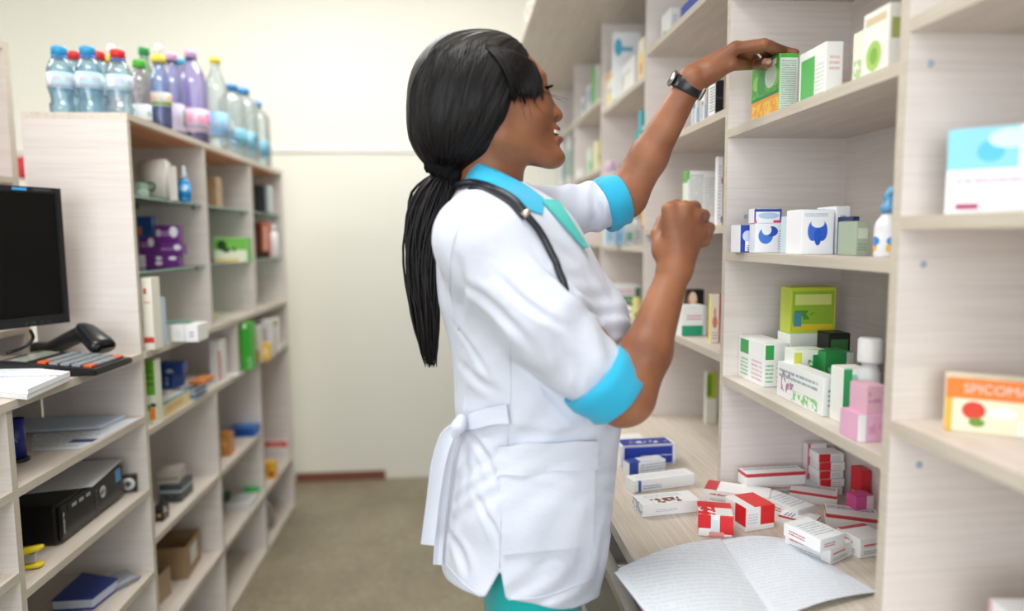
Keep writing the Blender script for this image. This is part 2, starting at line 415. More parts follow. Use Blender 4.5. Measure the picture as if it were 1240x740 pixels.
# ---- counter with drawers below
ct = tag(box('countertop', .277, XB+.008, DY[0]-.01, DY[-1]+.008, ZC-.022, ZC, M['top']), 'pale wood counter running below the right wall shelves', 'counter')
base = thing('drawer_cabinet', 'low cabinet with glazed drawers under the right counter', 'cabinet', (.55, 1.9, 0)); B0 = Vector((.55, 1.9, 0))
def bpart(*a): return ub(*a, root=base, off=B0)
zt_ = ZC-.0225
for y in (.30, .90, 1.55, 2.2, 2.85, 3.55): bpart('side_panel', .315, XB, y-.008, y+.008, 0, zt_, M['panel'])
bpart('back_panel', XB, XB+.006, .30, 3.55, 0, zt_, M['back'])
bpart('bottom_board', .33, XB, .31, 3.54, .04, .058, M['board'])
acr = glassmat('drawer_acrylic', '#cfe3e6', .08, .25, .12)
for y0, y1, outs in ((.30, .90, 0.0), (.90, 1.55, .036), (1.55, 2.2, 0.0), (2.2, 2.85, 0.), (2.85, 3.55, 0)):
    for zi, (z0, z1) in enumerate(((.50, .715), (.29, .495), (.07, .285))):
        ou = outs if zi == 0 else 0
        d = box('drawer', .292-ou, .298-ou, y0+.012, y1-.012, z0, z1, acr, base); d.location = d.location-B0
        dl = d.location.copy()
        bmx = bmesh.new(); w2 = (y1-y0)/2-.012; hh = z1-z0
        bm_box(bmx, -.012, .010, -w2, w2, hh-.012, hh+.004); bm_box(bmx, -.006, .006, -w2, w2, 0, .012)
        from_bm('drawer_rail', bmx, M['chrome'], d)
        for yy in (-w2+.004, -w2*.33, w2*.33, w2-.004): box('drawer_runner', .012, .30, yy-.004, yy+.004, hh-.016, hh-.004, M['white'], d)
        ft = box('drawer_floor', .006, .30, -w2, w2, .004, .010, M['board'], d)
# ================================================================== cartons
NOPRINT = [('A', .1, .8, .3, .6, '#8aa0b8', 't', 4)]
def keep_in(x0, x1, y0, y1, z0, h):
    """keep a carton inside its compartment: off the dividers, the back panel and the shelf above"""
    def fit(a, b, lo, hi):
        if b-a > hi-lo: return lo, hi
        if a < lo: return lo, b if b-lo > .012 else lo+(b-a)
        if b > hi: return (a if hi-a > .012 else hi-(b-a)), hi
        return a, b
    ym = (y0+y1)/2
    if x0 > .45 and z0 > ZC-.01:
        k = max(i for i in range(6) if DY[i] < min(ym, 3.59)); y0, y1 = fit(y0, y1, DY[k]+.0095, DY[k+1]-.0095); sx_ = max(0, x1-XB+.002); x0, x1 = (x0-sx_, x1-sx_) if sx_ > (x1-x0)*.4 else (x0, x1-sx_)
        up = min([z for z in SH[k] if z-TR > z0+.01] or [9]); h = min(h, up-TR-z0-.003)
    return x0, x1, y0, y1, h
def carton(name, label, x0, x1, y0, y1, z0, mat, h, rot=0., cat='box', group=None, flap=True):
    """folded carton: body with crisp edges and a tuck flap closing its end"""
    if abs(rot) < .2: x0, x1, y0, y1, h = keep_in(x0, x1, y0, y1, z0, h)
    w, d = x1-x0, y1-y0
    o = box(name, x0, x1, y0, y1, z0+.0004, z0+h, mat, None, min(.0012, w*.06, d*.06, h*.06)); o.rotation_euler[2] = rot
    tag(o, label, cat, group)
    if flap and min(w, d) > .012:
        bm = bmesh.new()
        if h > min(w, d): bm_box(bm, -w/2*.93, w/2*.93, -d/2*.93, d/2*.93, h-.0001, h+.0004)
        else: bm_box(bm, -w/2*.94, w/2*.94, -d/2-.0004, -d/2+.0002, h*.06, h*.94)
        from_bm('flap', bm, mat, o)
    return o
def rbox(label, z, pxl, pxm, pxr, pyt, mat, xf=.545, pyb=None, rot=0., dep=None, name='medicine_box', cat='box', zmin=None, lift=0., grow=None):
    """carton on a right-hand shelf: its aisle side runs from far pixel pxl to near pixel pxm, its near end from pxm to pxr"""
    if pyb is not None: xf = on(pxm, pyb, z=z+lift)[0]
    a = on(pxm, pyt, x=xf); y0, h = a[1], a[2]-z-lift
    y1 = on(pxl, pyt, x=xf)[1]
    x1 = on(pxr, pyt, y=y0)[0] if pxr else xf+dep
    return carton(name, label, xf, x1, y0, y1, z+lift, mat, h, rot, cat)
def fbox(label, y, pxl, pxr, pyt, z, dy, mat, rot=0., name='medicine_box', cat='box', group=None):
    """carton showing its near face: pixel span at depth y"""
    a, b = on(pxl, pyt, y=y), on(pxr, pyt, y=y)
    return carton(name, label, a[0], b[0], y, y+dy, z, mat, (a[2]+b[2])/2-z, rot, cat, group)
P = printmat
S1, S2, S3 = SH[1][1], SH[1][2], SH[1][3]
# ---- bay under her left hand
_a = on(944, 64, x=.556); _b = on(911, 80, x=.556)
HB = dict(x0=.556, x1=.556+.034, y0=_a[1], y1=_b[1], z=S1, h=_a[2]-S1)
hb = carton('medicine_box', 'green and orange medicine box held at the shelf edge by her left hand', HB['x0'], HB['x1'], HB['y0'], HB['y1'], S1,
    P('#f4f6f2', [('X', 0, 1, .40, 1, '#55b948'), ('X', .0, 1, .40, .75, '#3fa63c', 'n'), ('X', .05, .3, .55, .8, '#8fd15a', 'o'), ('X', .75, 1., .5, .8, '#7fcf55', 'o'), ('X', 0, 1, .36, .42, '#1f8a4c'), ('X', 0, 1, .05, .36, '#f6a623'), ('X', 0, 1, .05, .30, '#fbc95a', 'n'),
     ('X', .22, .55, .44, .86, '#3c9a55', 'o'), ('X', .5, .92, .5, .9, '#cfe3cf', 'o'), ('X', .48, .9, .86, .95, '#ffffff'), ('Z', 0, 1, 0, 1, '#55b948'), ('Y', 0, 1, .93, 1, '#55b948'), ('Y', 0, .06, 0, 1, '#8ed07a'), ('Y', .06, 1, 0, .93, '#dcefe2'), ('Y', .12, .9, .1, .9, '#a3b8b1', 't', 22)]), HB['h'])
rbox('white box with green side panel standing next to the green and orange one', S1, 969, 1001, 1022, 50, P('#f3f4f2', [('X', .08, .6, 0, .85, '#5fbf68'), ('X', .62, .95, .1, .7, '#cfe0d2', 't', 8), ('Y', .2, .8, .5, .8, '#e6b9ba', 't', 3)]), .56)
rbox('short pale green box beside the tall one at the shelf end', S1, 1034, 1046, 1060, 36, P('#eef1e4', [('X', .1, .9, .1, .5, '#b9d59b', 'n')]), .572)
rbox('tall white box with green fruit print near the shelf end', S1, 1047, 1078, 1095, 3, P('#f0f0ea', [('X', .15, .75, .1, .55, '#a9cf6c', 'o'), ('X', .3, .6, .2, .45, '#7fb548', 'o'), ('X', .1, .9, .8, .92, '#d9c7a5'), ('Y', .2, .8, .5, .8, '#a8b56a')]), .556)
# ---- second shelf
fbox('small navy and white box with barcode at the shelf edge', 1.235, 897, 914, 272.5, S2, .045, P('#eef1f7', [('Y', 0, 1, 0, 1, '#2440a8'), ('Y', .35, 1, .05, .45, '#f2f4fa'), ('Y', .45, .95, .08, .3, '#3a3f55', 't', 3), ('Y', .15, .9, .4, .8, '#c7d4f0', 'o')]))
b3 = fbox('white box with blue emblem lying under a smaller navy box', 1.205, 915, 954, 270.5, S2, .026, P('#f1f3f8', [('Y', .1, .55, .3, .85, '#4b7fd6', 'o'), ('Y', .3, .7, .55, .9, '#2b57b8', 'o'), ('Y', .2, .5, .6, .95, '#f1f3f8', 'o'), ('Y', .7, .92, .1, .8, '#b9c0da', 't', 8)]))
zb3 = on(914, 270.5, y=1.205)[2]
fbox('navy edged white box with pink stripe on top of the emblem box', 1.207, 913.5, 947, 253, zb3, .024, P('#f2f3f8', [('Y', 0, 1, .8, 1, '#2a49a6'), ('Y', 0, .06, .2, 1, '#2a49a6'), ('Y', .93, 1, .2, 1, '#2a49a6'), ('Y', .7, 1, .02, .2, '#d8407f'), ('Y', 0, .1, .02, .2, '#d8407f'), ('Y', .15, .9, .3, .75, '#b8cdea', 'o')]))
fbox('thin teal and white box between two white boxes', 1.14, 956, 969, 262, S2, .03, P('#cfe6ec', [('Y', .3, .8, .2, .7, '#5bb8c4'), ('Y', .1, .9, .75, .95, '#7fb6d8')]))
fbox('large white box with a blue butterfly mark', 1.06, 971, 1011, 254, S2, .05, P('#f2f4f8', [('Y', .2, .52, .3, .75, '#3f6fd6', 'o'), ('Y', .48, .8, .3, .75, '#3565cc', 'o'), ('Y', .4, .62, .2, .6, '#2f5dc6', 'o'), ('Y', .3, .7, .6, .8, '#f2f4f8', 'o'), ('Y', .1, .8, .85, .94, '#9fb4d8', 't', 2)]))
fbox('white box with grey text turned beside the butterfly box', 1.062, 1013, 1030, 250, S2, .06, P('#eceff4', [('Y', .3, .7, .4, .85, '#98a3bb', 't', 6)]))
fbox('narrow dark navy box in the gap beside white boxes', 1.02, 1033, 1041, 262, S2, .06, P('#2c3a63', []))
fbox('small grey green box beside the spray bottle', .97, 1038, 1053, 268, S2, .05, P('#a9b8a4', [('Y', .1, .9, .5, .8, '#cfd8c8'), ('Y', .1, .9, .15, .4, '#7f9580', 't', 3)]))
# spray bottle
sp = on(1067, 306, y=.89); SB = thing('spray_bottle', 'white spray bottle with blue trigger top at the shelf end', 'bottle', (sp[0]+.008, .89, S2))
k = .016
lathe('body', [(0, 0), (k, 0), (k*1.05, .004), (k*1.05, .04), (k*.95, .048), (k*.5, .058), (k*.45, .062), (0, .062)], plain('#eef1f6', .3), SB, 20)
lathe('label_band', [(k*1.06, .008), (k*1.065, .0082), (k*1.065, .034), (k*1.06, .0342)], printmat('#e9eef8', [('A', .1, .6, .0, .4, '#f0c13c', 'o'), ('A', .2, .7, .3, .8, '#4b8fd8', 'o')]), SB, 20)
lathe('collar', [(k*.5, .06), (k*.62, .06), (k*.62, .07), (k*.4, .073), (k*.4, .082), (0, .082)], plain('#5fa3d6', .35), SB, 16)
tubes('trigger', [([(-.004, .002, .078), (.002, -.001, .09), (.012, -.004, .096)], [.005, .006, .004]), ([(.006, -.002, .088), (.012, -.008, .078), (.011, -.012, .066)], [.003, .003, .002])], plain('#6fb2dc', .35), SB, 8)
# ---- third shelf
rbox('white box with green square label standing at the shelf front', S3, 894, 925, 955, 416, P('#f2f4f3', [('A', .08, .42, .62, .95, '#3aa655'), ('A', .1, .4, .1, .55, '#7cc48d', 't', 5), ('A', .55, .95, .1, .6, '#d9b9c6', 't', 5)]), pyb=470)
fbox('tall lime and yellow box at the back of the third shelf', 1.21, 957, 1012, 404, S3, .05, P('#eef2ea', [('Y', .1, .9, .5, .8, '#cfd8d0', 't', 3)]), name='medicine_box')
zz = on(980, 404, y=1.21)[2]
fbox('lime green box with yellow border topmost on the third shelf', 1.212, 958, 1013, 348, zz, .04, P('#c8d84a', [('Y', .04, .96, .08, .92, '#9cc23e'), ('Y', .1, .9, .62, .85, '#dfe98a'), ('Y', .1, .6, .3, .5, '#5e9a35', 'n'), ('Y', .05, .95, .08, .2, '#f0d33c'), ('Y', .08, .25, .15, .45, '#4f9ab0')]))
fbox('black box half hidden behind the green cartons', 1.16, 1004, 1030, 404, S3, .04, P('#20251f', [('Y', .1, .9, .7, .9, '#3f7a46')]))
fbox('green and white carton with leaf print in the middle of the pile', 1.115, 962, 1000, 424, S3, .035, P('#eef4ea', [('Y', .0, .25, .3, .95, '#d6dc55'), ('Y', .45, 1, .0, .8, '#5cb760', 'n'), ('Y', .6, 1, .1, .9, '#2f8f4d')]))
fbox('dark green carton right of the leaf print one', 1.09, 1000, 1034, 427, S3, .05, P('#2f8f4d', [('Y', .1, .7, .3, .7, '#7cc98c', 'n'), ('Y', .75, 1, 0, 1, '#cfd6d2')]))
rbox('long white carton with green dots lying along the shelf front', S3, 941, 997, 1016, 458, P('#f1f3f2', [('X', .1, .4, .2, .8, '#b48aa8', 'n'), ('X', .05, .9, .6, .9, '#9fb0b8', 't', 2), ('X', .35, .9, .05, .35, '#8fcf8a', 'n'), ('Y', .35, .75, .25, .75, '#6f86b8', 't', 4)]), pyb=506)
fbox('green and orange striped carton beside the pink ones', .955, 1022, 1052, 447, S3, .035, P('#f0f2ec', [('Y', 0, .35, 0, 1, '#3aa865'), ('Y', .35, .55, .2, .9, '#9fd0c2'), ('Y', .55, .95, .0, .85, '#ef9a4a'), ('Y', .6, .85, .85, 1, '#f4e6cf')]))
pk = fbox('pink carton at the bottom of the pair by the divider', .865, 1040, 1071, 503, S3, .045, P('#e7b2cf', [('Y', 0, .3, 0, 1, '#eef0f0'), ('Y', .4, .9, .3, .7, '#dd9ac0', 'n')]))
zz = on(1050, 503, y=.865)[2]
fbox('paler pink carton stacked on the other pink one by the divider', .868, 1050, 1074, 468, zz, .04, P('#e3b4c8', [('Y', .1, .9, .4, .8, '#cf93b2', 'n')]))
bt = on(1061, 441, y=.93); wb = thing('pill_bottle', 'white pill bottle with large white cap behind pink cartons', 'bottle', (bt[0], .945, S3))
hh = on(1061, 409, y=.945)[2]-S3
lathe('body', [(0, 0), (.014, 0), (.015, .003), (.015, hh-.05), (.011, hh-.042), (.011, hh-.036), (0, hh-.036)], plain('#e3e7ea', .35), wb, 20)
lathe('cap', [(0, hh-.036), (.0165, hh-.036), (.017, hh-.033), (.017, hh-.003), (.015, hh), (0, hh)], plain('#f4f5f6', .3), wb, 24)
# ---- counter top below the same bay
C = ZC
def cbx(label, px, py, wx, wy, h, rot, mat, z=C): 
    p = on(px, py, z=z); r_ = abs(wx*math.sin(rot))/2+abs(wy*math.cos(rot))/2; rx_ = abs(wx*math.cos(rot))/2+abs(wy*math.sin(rot))/2
    if px > 880: p[1] = min(p[1], 1.323-r_); p[0] = min(p[0], XB-.003-rx_)
    return carton('medicine_box', label, p[0]-wx/2, p[0]+wx/2, p[1]-wy/2, p[1]+wy/2, z, mat, h, rot)
red = P('#f3f1f1', [('A', 0, .35, .35, 1, '#e02a2e'), ('A', .62, 1, .1, 1, '#e23033'), ('Z', 0, 1, .55, 1, '#e23a3a'), ('Z', 0, .5, 0, 1, '#e02a2e', 'n'), ('A', .35, .62, .2, .8, '#d9e6ee'), ('A', .3, .75, 0, .2, '#eb9a9a')])
red2 = P('#f3f1f1', [('A', .5, 1, .2, 1, '#df2b2f'), ('Z', .3, 1, 0, 1, '#e4403f'), ('A', .05, .4, .3, .8, '#bcd6e2', 't', 4)])
wr = P('#f1f1f1', [('A', .1, .7, .6, .85, '#d35a5e', 't', 1), ('Z', .0, 1, .8, 1, '#c9494f'), ('A', .1, .8, .15, .4, '#9aa7bb', 't', 2)])
wr2 = P('#eef0f2', [('A', .15, .6, .3, .7, '#c2525a', 't', 2), ('Z', .1, .9, .2, .8, '#b7c3cd', 't', 6)])
wr3 = P('#f0f0f0', [('Z', .05, .95, .6, .9, '#54709c', 't', 3), ('A', 0, 1, .75, 1, '#c8434a')])
cbx('red and white carton on the counter beside the papers', 865, 642, .058, .060, .040, -.30, red)
cbx('red and white carton next to the first red one', 907, 634, .060, .062, .044, .22, red2)
cbx('flat white carton between red cartons and the stack', 951, 620, .050, .090, .024, .45, wr2)
cbx('long white carton with pinkish edge lying behind red cartons', 893, 607, .055, .12, .026, 1.05, wr)
cbx('white carton with red lettering lying by the divider on the counter', 941, 592, .13, .040, .022, -.05, wr)
zz = C+.0226
cbx('white long carton stacked at the back by the tall divider', 934, 585, .125, .036, .028, .05, wr3, zz)
cbx('white and grey carton at the foot of the red spined stack', 985, 605, .085, .050, .022, -.55, wr3)
cbx('white carton with red stripe at the counter front right', 990, 668, .060, .080, .026, .50, wr)
zz = C+.0266
cbx('white carton with red stripe stacked on the front right carton', 985, 655, .055, .072, .022, .35, wr2, zz)
cbx('white carton standing by the near divider with red lettering', 1043, 666, .055, .052, .032, .2, wr)
cbx('white carton with red band behind the near divider carton', 1030, 636, .085, .050, .026, -.45, wr3)
rs = P('#f2f2f2', [('Y', 0, .45, 0, 1, '#d8323a'), ('Y', .5, .9, .2, .8, '#c9d2dc', 't', 2)])
p0 = np.array([.735, 1.268, C])
for i, w_ in enumerate(('bottom', 'second', 'third', 'fourth', 'topmost')):
    carton('medicine_box', 'white carton with red end, '+w_+' in the stack of five at the back', p0[0]-.024+.003*(i % 2), p0[0]+.028+.003*(i % 2), p0[1]-.002, p0[1]+.040, C+.0172*i, rs, .0168, .06*(i % 3-1))
cbx('pale carton with red and blue print between the stack and red cartons', 968, 634, .045, .060, .016, .75, wr3)
cbx('magenta and white carton at the back right of the counter', 1040, 630, .036, .028, .05, .1, P('#d8589a', [('Y', .6, 1, 0, 1, '#ecd3df')]))
cbx('black and yellow carton standing beside the red spined stack', 969, 570, .022, .02, .075, 0, P('#23262b', [('A', .1, .9, .4, .65, '#e3bb2d')]))
cbx('small red carton against the near divider on the counter', 1064, 612, .02, .034, .075, 0, P('#d5303c', [('A', .2, .8, .2, .4, '#f0d6d6')]))
cbx('pink and white tall carton against the far divider on the counter', 947, 564, .040, .02, .095, 0, P('#efe6ea', [('Y', 0, .15, 0, 1, '#cc6b83'), ('Y', .3, .9, .2, .7, '#d9c2cc', 't', 5)]))
# open leaflet on the counter
bk = thing('open_booklet', 'open paper booklet lying on the counter in the foreground', 'booklet')
def ppt(px, py, dz=0.): return on(px, py, z=C+dz)
txt = printmat('#dfe5ee', [('Z', .08, .92, .05, .95, '#d3dae4', 't', 26)], .7)
def page(a, b, c, d, bend, name='page'):
    a, b, c, d = (ppt(*q, .003) for q in (a, b, c, d)); g = []
    for i in range(9):
        v = i/8; row = []
        for j in range(9):
            u = j/8; q = (1-v)*((1-u)*a+u*b)+v*((1-u)*d+u*c); q = q+np.array([0, 0, bend*math.sin(math.pi*u)+.0005]); row.append(q)
        g.append(row)
    return solid_sheet(name, g, .0008, txt, bk, True, (0, 0, 1))
page((744, 694), (872, 655), (936, 752), (826, 800), .006); page((874, 655), (956, 655), (1062, 718), (938, 752), .008)
page((748, 690), (872, 653), (936, 748), (830, 794), .010, 'inner_page')
# ---- bay at the near right edge
def obox(label, P0, ang, wid, dep, z, h, mat, name='medicine_box'):
    """carton by its far left base corner; front face runs along direction ang (from +x)"""
    e = np.array([math.cos(ang), math.sin(ang)]); n = np.array([-e[1], e[0]]); c = np.asarray(P0[:2])+e*wid/2+n*dep/2
    return carton(name, label, c[0]-wid/2, c[0]+wid/2, c[1]-dep/2, c[1]+dep/2, z, mat, h, ang)
z0 = SH[0][1]; q = on(1146, 210, y=.735); hq = on(1146, 158, y=.735)[2]-z0
ob = obox('big white box with cyan patch and red mark at the right edge', q, -.72, .125, .035, z0, hq, P('#f2f3f8', [('Y', 0, .52, .52, 1, '#8fd8ea'), ('Y', .22, .42, .6, .85, '#5cc5e4', 'o'), ('Y', .3, .6, .75, .97, '#d3f0f7', 'o'), ('Y', .08, .62, .36, .46, '#d9b6c8', 't', 1), ('Y', .08, .25, .05, .12, '#b0416f'), ('Y', .72, 1.1, .1, .5, '#e0344a', 'o')]))
z0 = SH[0][2]; q = on(1144, 505, y=.742); hq = on(1145, 456, y=q[1])[2]-z0
ob2 = obox('orange and cream box with fruit print on the near right shelf', q, -.60, .115, .035, z0, hq, P('#f4ecd2', [('Y', 0, 1, .62, 1, '#ef8230'), ('Y', 0, .06, 0, .62, '#f0b63c'), ('Y', .14, .34, .25, .58, '#d9432f', 'o'), ('Y', .2, .34, .12, .28, '#6d9a3a', 'o'), ('Y', .35, .6, .3, .5, '#f7f3f0', 'o'), ('Y', .7, .95, .35, .5, '#eab0a2', 't', 2), ('Y', .6, 1, 0, .3, '#eef3ea')]))
lettering('SPICOMAX', .0150, plain('#f6ded0', .5), ob2, (-.004, -.0179, hq*.8), (math.radians(90), 0, 0))
q = on(1172, 735, z=C); 
carton('medicine_box', 'white box on the counter at the lower right corner', .60, .68, .60, .70, C, P('#e9eaef', [('A', 0, .06, 0, 1, '#d8a9b4'), ('A', .2, .9, .3, .7, '#c7cbd8', 't', 5)]), .10, -.1)
# ---- second bay
a0, a1, a2, a3 = SH[2]
rbox('small white box on the top visible shelf of the second bay', a0, 801, 812, 823, 9, P('#eef1f3', [('X', .2, .5, .0, .4, '#4aa56a'), ('Y', .2, .8, .4, .8, '#aab7c4', 't', 4)]), .56)
rbox('blue and green box on the top visible shelf of the second bay', a0, 825, 846, 858, -12, P('#2c55b5', [('X', .55, 1, 0, .5, '#4fae57', 'o'), ('X', .1, .8, .3, .45, '#b7c9ee', 't', 2)]), .56)
rbox('black box with white barcode label behind the watch wrist', a1, 857, 867, 877, 97, P('#17181a', [('X', .1, .95, .1, .95, '#eceff1'), ('X', .3, .9, .2, .9, '#5a6068', 't', 9), ('Y', .1, .9, .5, .55, '#3a3c40')]), .553)
for i, (l, r, t_, c) in enumerate(((848.5, 856, 105, '#e9eef2'), (838, 847, 108, '#dfe7ee'))):
    rbox(('slim white tube box with red dot next to the black box', 'slim pale blue tube box under the watch')[i], a1, l, (l+r)/2+1, r, t_, P(c, [('A', .2, .7, .1, .5, '#9fb9cf'), ('X', .3, .8, .5, .62, ('#b0404a', '#51719a')[i])]), .55)
rbox('white leaflet box with green edge behind her raised fist', a2, 827, 833, 868, 207, P('#f3f5f5', [('X', 0, 1, 0, .25, '#63b84a'), ('X', 0, 1, .8, 1, '#58b046'), ('X', 0, 1, .25, .8, '#e3f0df'), ('Y', 0, .06, .85, 1, '#4fae44'), ('Y', .08, .55, .08, .95, '#b9c2cc', 't', 20), ('Y', .6, .95, .2, .9, '#c7ced6', 't', 14)]), .56)
rbox('tall narrow white box against the divider with magenta marks', a2, 866.5, 869.5, 876, 190, P('#f0f1f4', [('Y', .75, 1, .62, .7, '#b9307c'), ('Y', .75, 1, .05, .14, '#2f62ac'), ('Y', .2, .7, .1, .9, '#bcc3cd', 't', 16)]), .585)
rbox('white and mint box left of the leaflet box', a2, 788, 797, 827, 229, P('#eef3f1', [('X', 0, 1, 0, .9, '#a8dccb'), ('Y', .1, .9, .5, .9, '#b7c6c6', 't', 6), ('Y', .1, .3, .1, .4, '#69b56f')]), .59)
rbox('orange and yellow striped tube box beside mint box', a2, 777, 781, 788, 243, P('#f3e9da', [('A', 0, 1, .15, .7, '#f2a92c'), ('A', .4, .7, .1, .75, '#fbe2b0'), ('A', 0, 1, 0, .14, '#d9572f')]), .548)
fbox('black box with orange swirl stacked on the lower shelf', 1.70, 832, 853, 351, a3, .03, P('#1b1c1f', [('Y', .05, .6, .55, .95, '#e8944c', 'o'), ('Y', .15, .55, .65, .95, '#f5e4d2', 'o'), ('Y', .2, .8, .1, .2, '#8a8d92', 't', 1)]))
fbox('green and white box with rows of pink text on the lower shelf', 1.60, 826, 856, 371, a3, .05, P('#eef2f0', [('Y', 0, 1, 0, .35, '#2a9c74'), ('Y', .2, .8, .55, .75, '#d887a4', 't', 2), ('Y', .85, 1, 0, 1, '#cdd6d3')]))
rbox('cream box with red pear drawing and red side at the shelf end', a3, 858.5, 861, 873, 356, P('#f2ece2', [('X', 0, 1, 0, .85, '#ecd93a'), ('X', 0, 1, .85, 1, '#c9d36a'), ('Y', .2, .7, .3, .55, '#e58a6a', 'o'), ('Y', .35, .55, .5, .72, '#e58a6a', 'o'), ('Y', .86, 1, 0, 1, '#c63a38'), ('Z', 0, 1, 0, 1, '#c9473e'), ('Y', .15, .8, .08, .25, '#b9b2a4', 't', 3)]), pyb=416)
fbox('lime green and white box standing on the counter at the divider', 1.80, 856, 868.5, 451, C, .02, P('#eef0e6', [('Y', 0, 1, .5, 1, '#b6c93c'), ('Y', 0, .5, .55, .95, '#6d9a2f')]))
# ---- boxes lined up on the counter in front of her
def lined(label, pts, h, mat, z=C):
    """near-left, near-right base corners in pixels, depth"""
    (ax, ay), (bx_, by), dep = pts; a, b = on(ax, ay, z=z), on(bx_, by, z=z); d = b-a; L = math.hypot(d[0], d[1]); ang = math.atan2(d[1], d[0])
    c = (a+b)/2+np.array([-d[1], d[0], 0])/L*dep/2
    return carton('medicine_box', label, c[0]-L/2, c[0]+L/2, c[1]-dep/2, c[1]+dep/2, z, mat, h, ang)
lined('white box with red text behind the navy box', ((744, 548), (781, 546), .05), .030, P('#f0eeee', [('Y', .1, .9, .4, .8, '#cf7a72', 't', 3), ('Y', 0, .15, 0, .5, '#2b3a8a')]))
nb = lined('navy blue box with white lettering lying by her elbow', ((752, 566), (818, 562), .055), .048, P('#f0f1f4', [('Y', .03, .97, .03, .97, '#2743b0'), ('Y', .35, .95, .45, .55, '#e8ecf8', 't', 1), ('Z', .05, .95, .05, .95, '#25389a'), ('Z', .2, .9, .3, .6, '#dfe5f4', 'n')]))
lined('blue and white flat box leaning against the navy box', ((762, 578), (806, 572), .03), .030, P('#eef1f5', [('Y', 0, .25, 0, 1, '#2c4da8'), ('Y', .3, 1, .3, .9, '#9fb2cc', 't', 3), ('Z', 0, .3, 0, 1, '#2c4da8'), ('Z', .3, 1, .1, .9, '#b7c2d4', 't', 5)]))
lined('white box with blue barcode third in the counter row', ((767, 598), (841, 588), .036), .026, P('#f1f3f6', [('Y', .05, .1, 0, 1, '#2f6fae'), ('Y', .12, .45, .2, .6, '#7fa3c8', 't', 2), ('Z', .1, .9, .2, .8, '#d4dae2', 't', 6)]))
lined('white box with brown photo print nearest in the counter row', ((778, 627), (848, 620), .05), .024, P('#eff1f3', [('Z', .2, .7, .05, .5, '#7a4a36', 'n'), ('Z', .15, .8, .6, .9, '#b9c5cf', 't', 4), ('Y', .2, .6, .3, .6, '#bfc8d6', 't', 2), ('X', 0, 1, 0, 1, '#aeb9c0', 'n')]))
# ---- third bay
c0, c1, c2, c3 = SH[3]
rbox('white box with large yellow letter on its front', c0, 748, 768, 777, 66, P('#f2f1ee', [('X', .1, .8, .62, .75, '#b9b3a4', 't', 2)]), .556)
pb = bpy.data.objects[[o.name for o in COL.objects if o.get('label', '').startswith('white box with large yellow')][0]]
lettering('P', .055, plain('#e7b43c', .5), pb, (-pb.dimensions[0]/2-.0006, .03, .045), (math.radians(90), 0, math.radians(-90)))
rbox('small white and yellow box left of the lettered box', c0, 733, 742, 747, 83, P('#f3efe4', [('X', 0, 1, .8, .95, '#f0b866'), ('X', .2, .9, .45, .55, '#8b8a6a', 't', 1), ('X', .2, .9, .15, .4, '#efe28f')]), .55)
fbox('white box with blue lettering and orange fan standing at the back', 2.28, 744, 776, 39, c0, .03, P('#eef3f7', [('Y', .1, .7, .72, .85, '#3f9fc4', 't', 1), ('Y', .0, .3, .65, .9, '#58b5d6', 'o'), ('Y', .6, 1.0, .36, .62, '#eda93f', 'o'), ('Y', .5, .7, .4, .6, '#6fb0d8', 'o')]))
rbox('yellow and orange box against the near divider', c0, 773, 779.5, 784, 44, P('#f2ecd6', [('X', .2, .9, .1, .7, '#f2cf52', 'o'), ('X', .3, .8, .15, .45, '#d9824a', 'o')]), .55)
rbox('teal box standing by the divider above her forearm', c1, 773, 777, 783, 133, P('#2aa3b0', [('X', .1, .9, .3, .6, '#bfe6ea', 't', 3), ('Y', .1, .9, .6, .7, '#d2eef0')]), .553)
rbox('low teal box beside the upright teal one', c1, 768.5, 771.5, 774, 158, P('#35aab5', []), .56)
rbox('purple and pink patterned box behind her sleeve cuff', c1, 729.5, 738, 747, 194, P('#e9dfe8', [('A', .2, .8, .3, .9, '#d9a7c6', 'o'), ('A', 0, .3, 0, .6, '#6c5a9e', 'n'), ('A', .5, 1, 0, .4, '#4b6aa8', 'n')]), .55)
for i, (l, r, t_, c, s) in enumerate(((733, 745, 268, '#cfe0ee', 'pale blue box first from the left under the raised sleeve'), (746, 756, 272, '#a9cdea', 'sky blue box second from the left under the raised sleeve'), (757.5, 768, 270, '#e2e9ea', 'white and green box third from the left under the raised sleeve'), (769, 777, 266, '#eceff0', 'white box last in the row under the raised sleeve'))):
    fbox(s, 2.2+.02*i, l, r, t_, c2, .03, P(c, [('Y', .15, .85, .2, .6, ('#9cc3e2', '#7fb4df', '#7fb59a', '#c9d3d8')[i])]))
fbox('white box with pink script topmost beside the coat front', 2.215, 742, 776, 345, c3+.042, .03, P('#eef1ee', [('Y', .1, .8, .4, .8, '#d98ab8', 't', 2), ('Y', 0, 1, 0, .25, '#3c9a78'), ('Y', .8, 1, 0, .8, '#4f7f70')]))
fbox('green and white box in the middle of the stack beside the coat', 2.21, 742, 772, 366, c3, .04, P('#dfeadf', [('Y', 0, 1, .55, 1, '#4aa554', 'n'), ('Y', 0, 1, .8, 1, '#3a9a54')]))
fbox('white and blue box at the bottom of the stack beside the coat', 2.08, 744, 766, 372, c3, .04, P('#eef1f6', [('Y', 0, .7, .3, .6, '#4a6fc0', 't', 2), ('Y', .5, 1, .45, .7, '#5b80d0', 'o')]))
fbox('narrow yellow and green box at the stack end', 2.05, 769, 775.5, 361, c3, .03, P('#e8d63e', [('Y', 0, .45, 0, 1, '#dfe8d8'), ('Y', 0, .5, 0, .3, '#4da067')]))
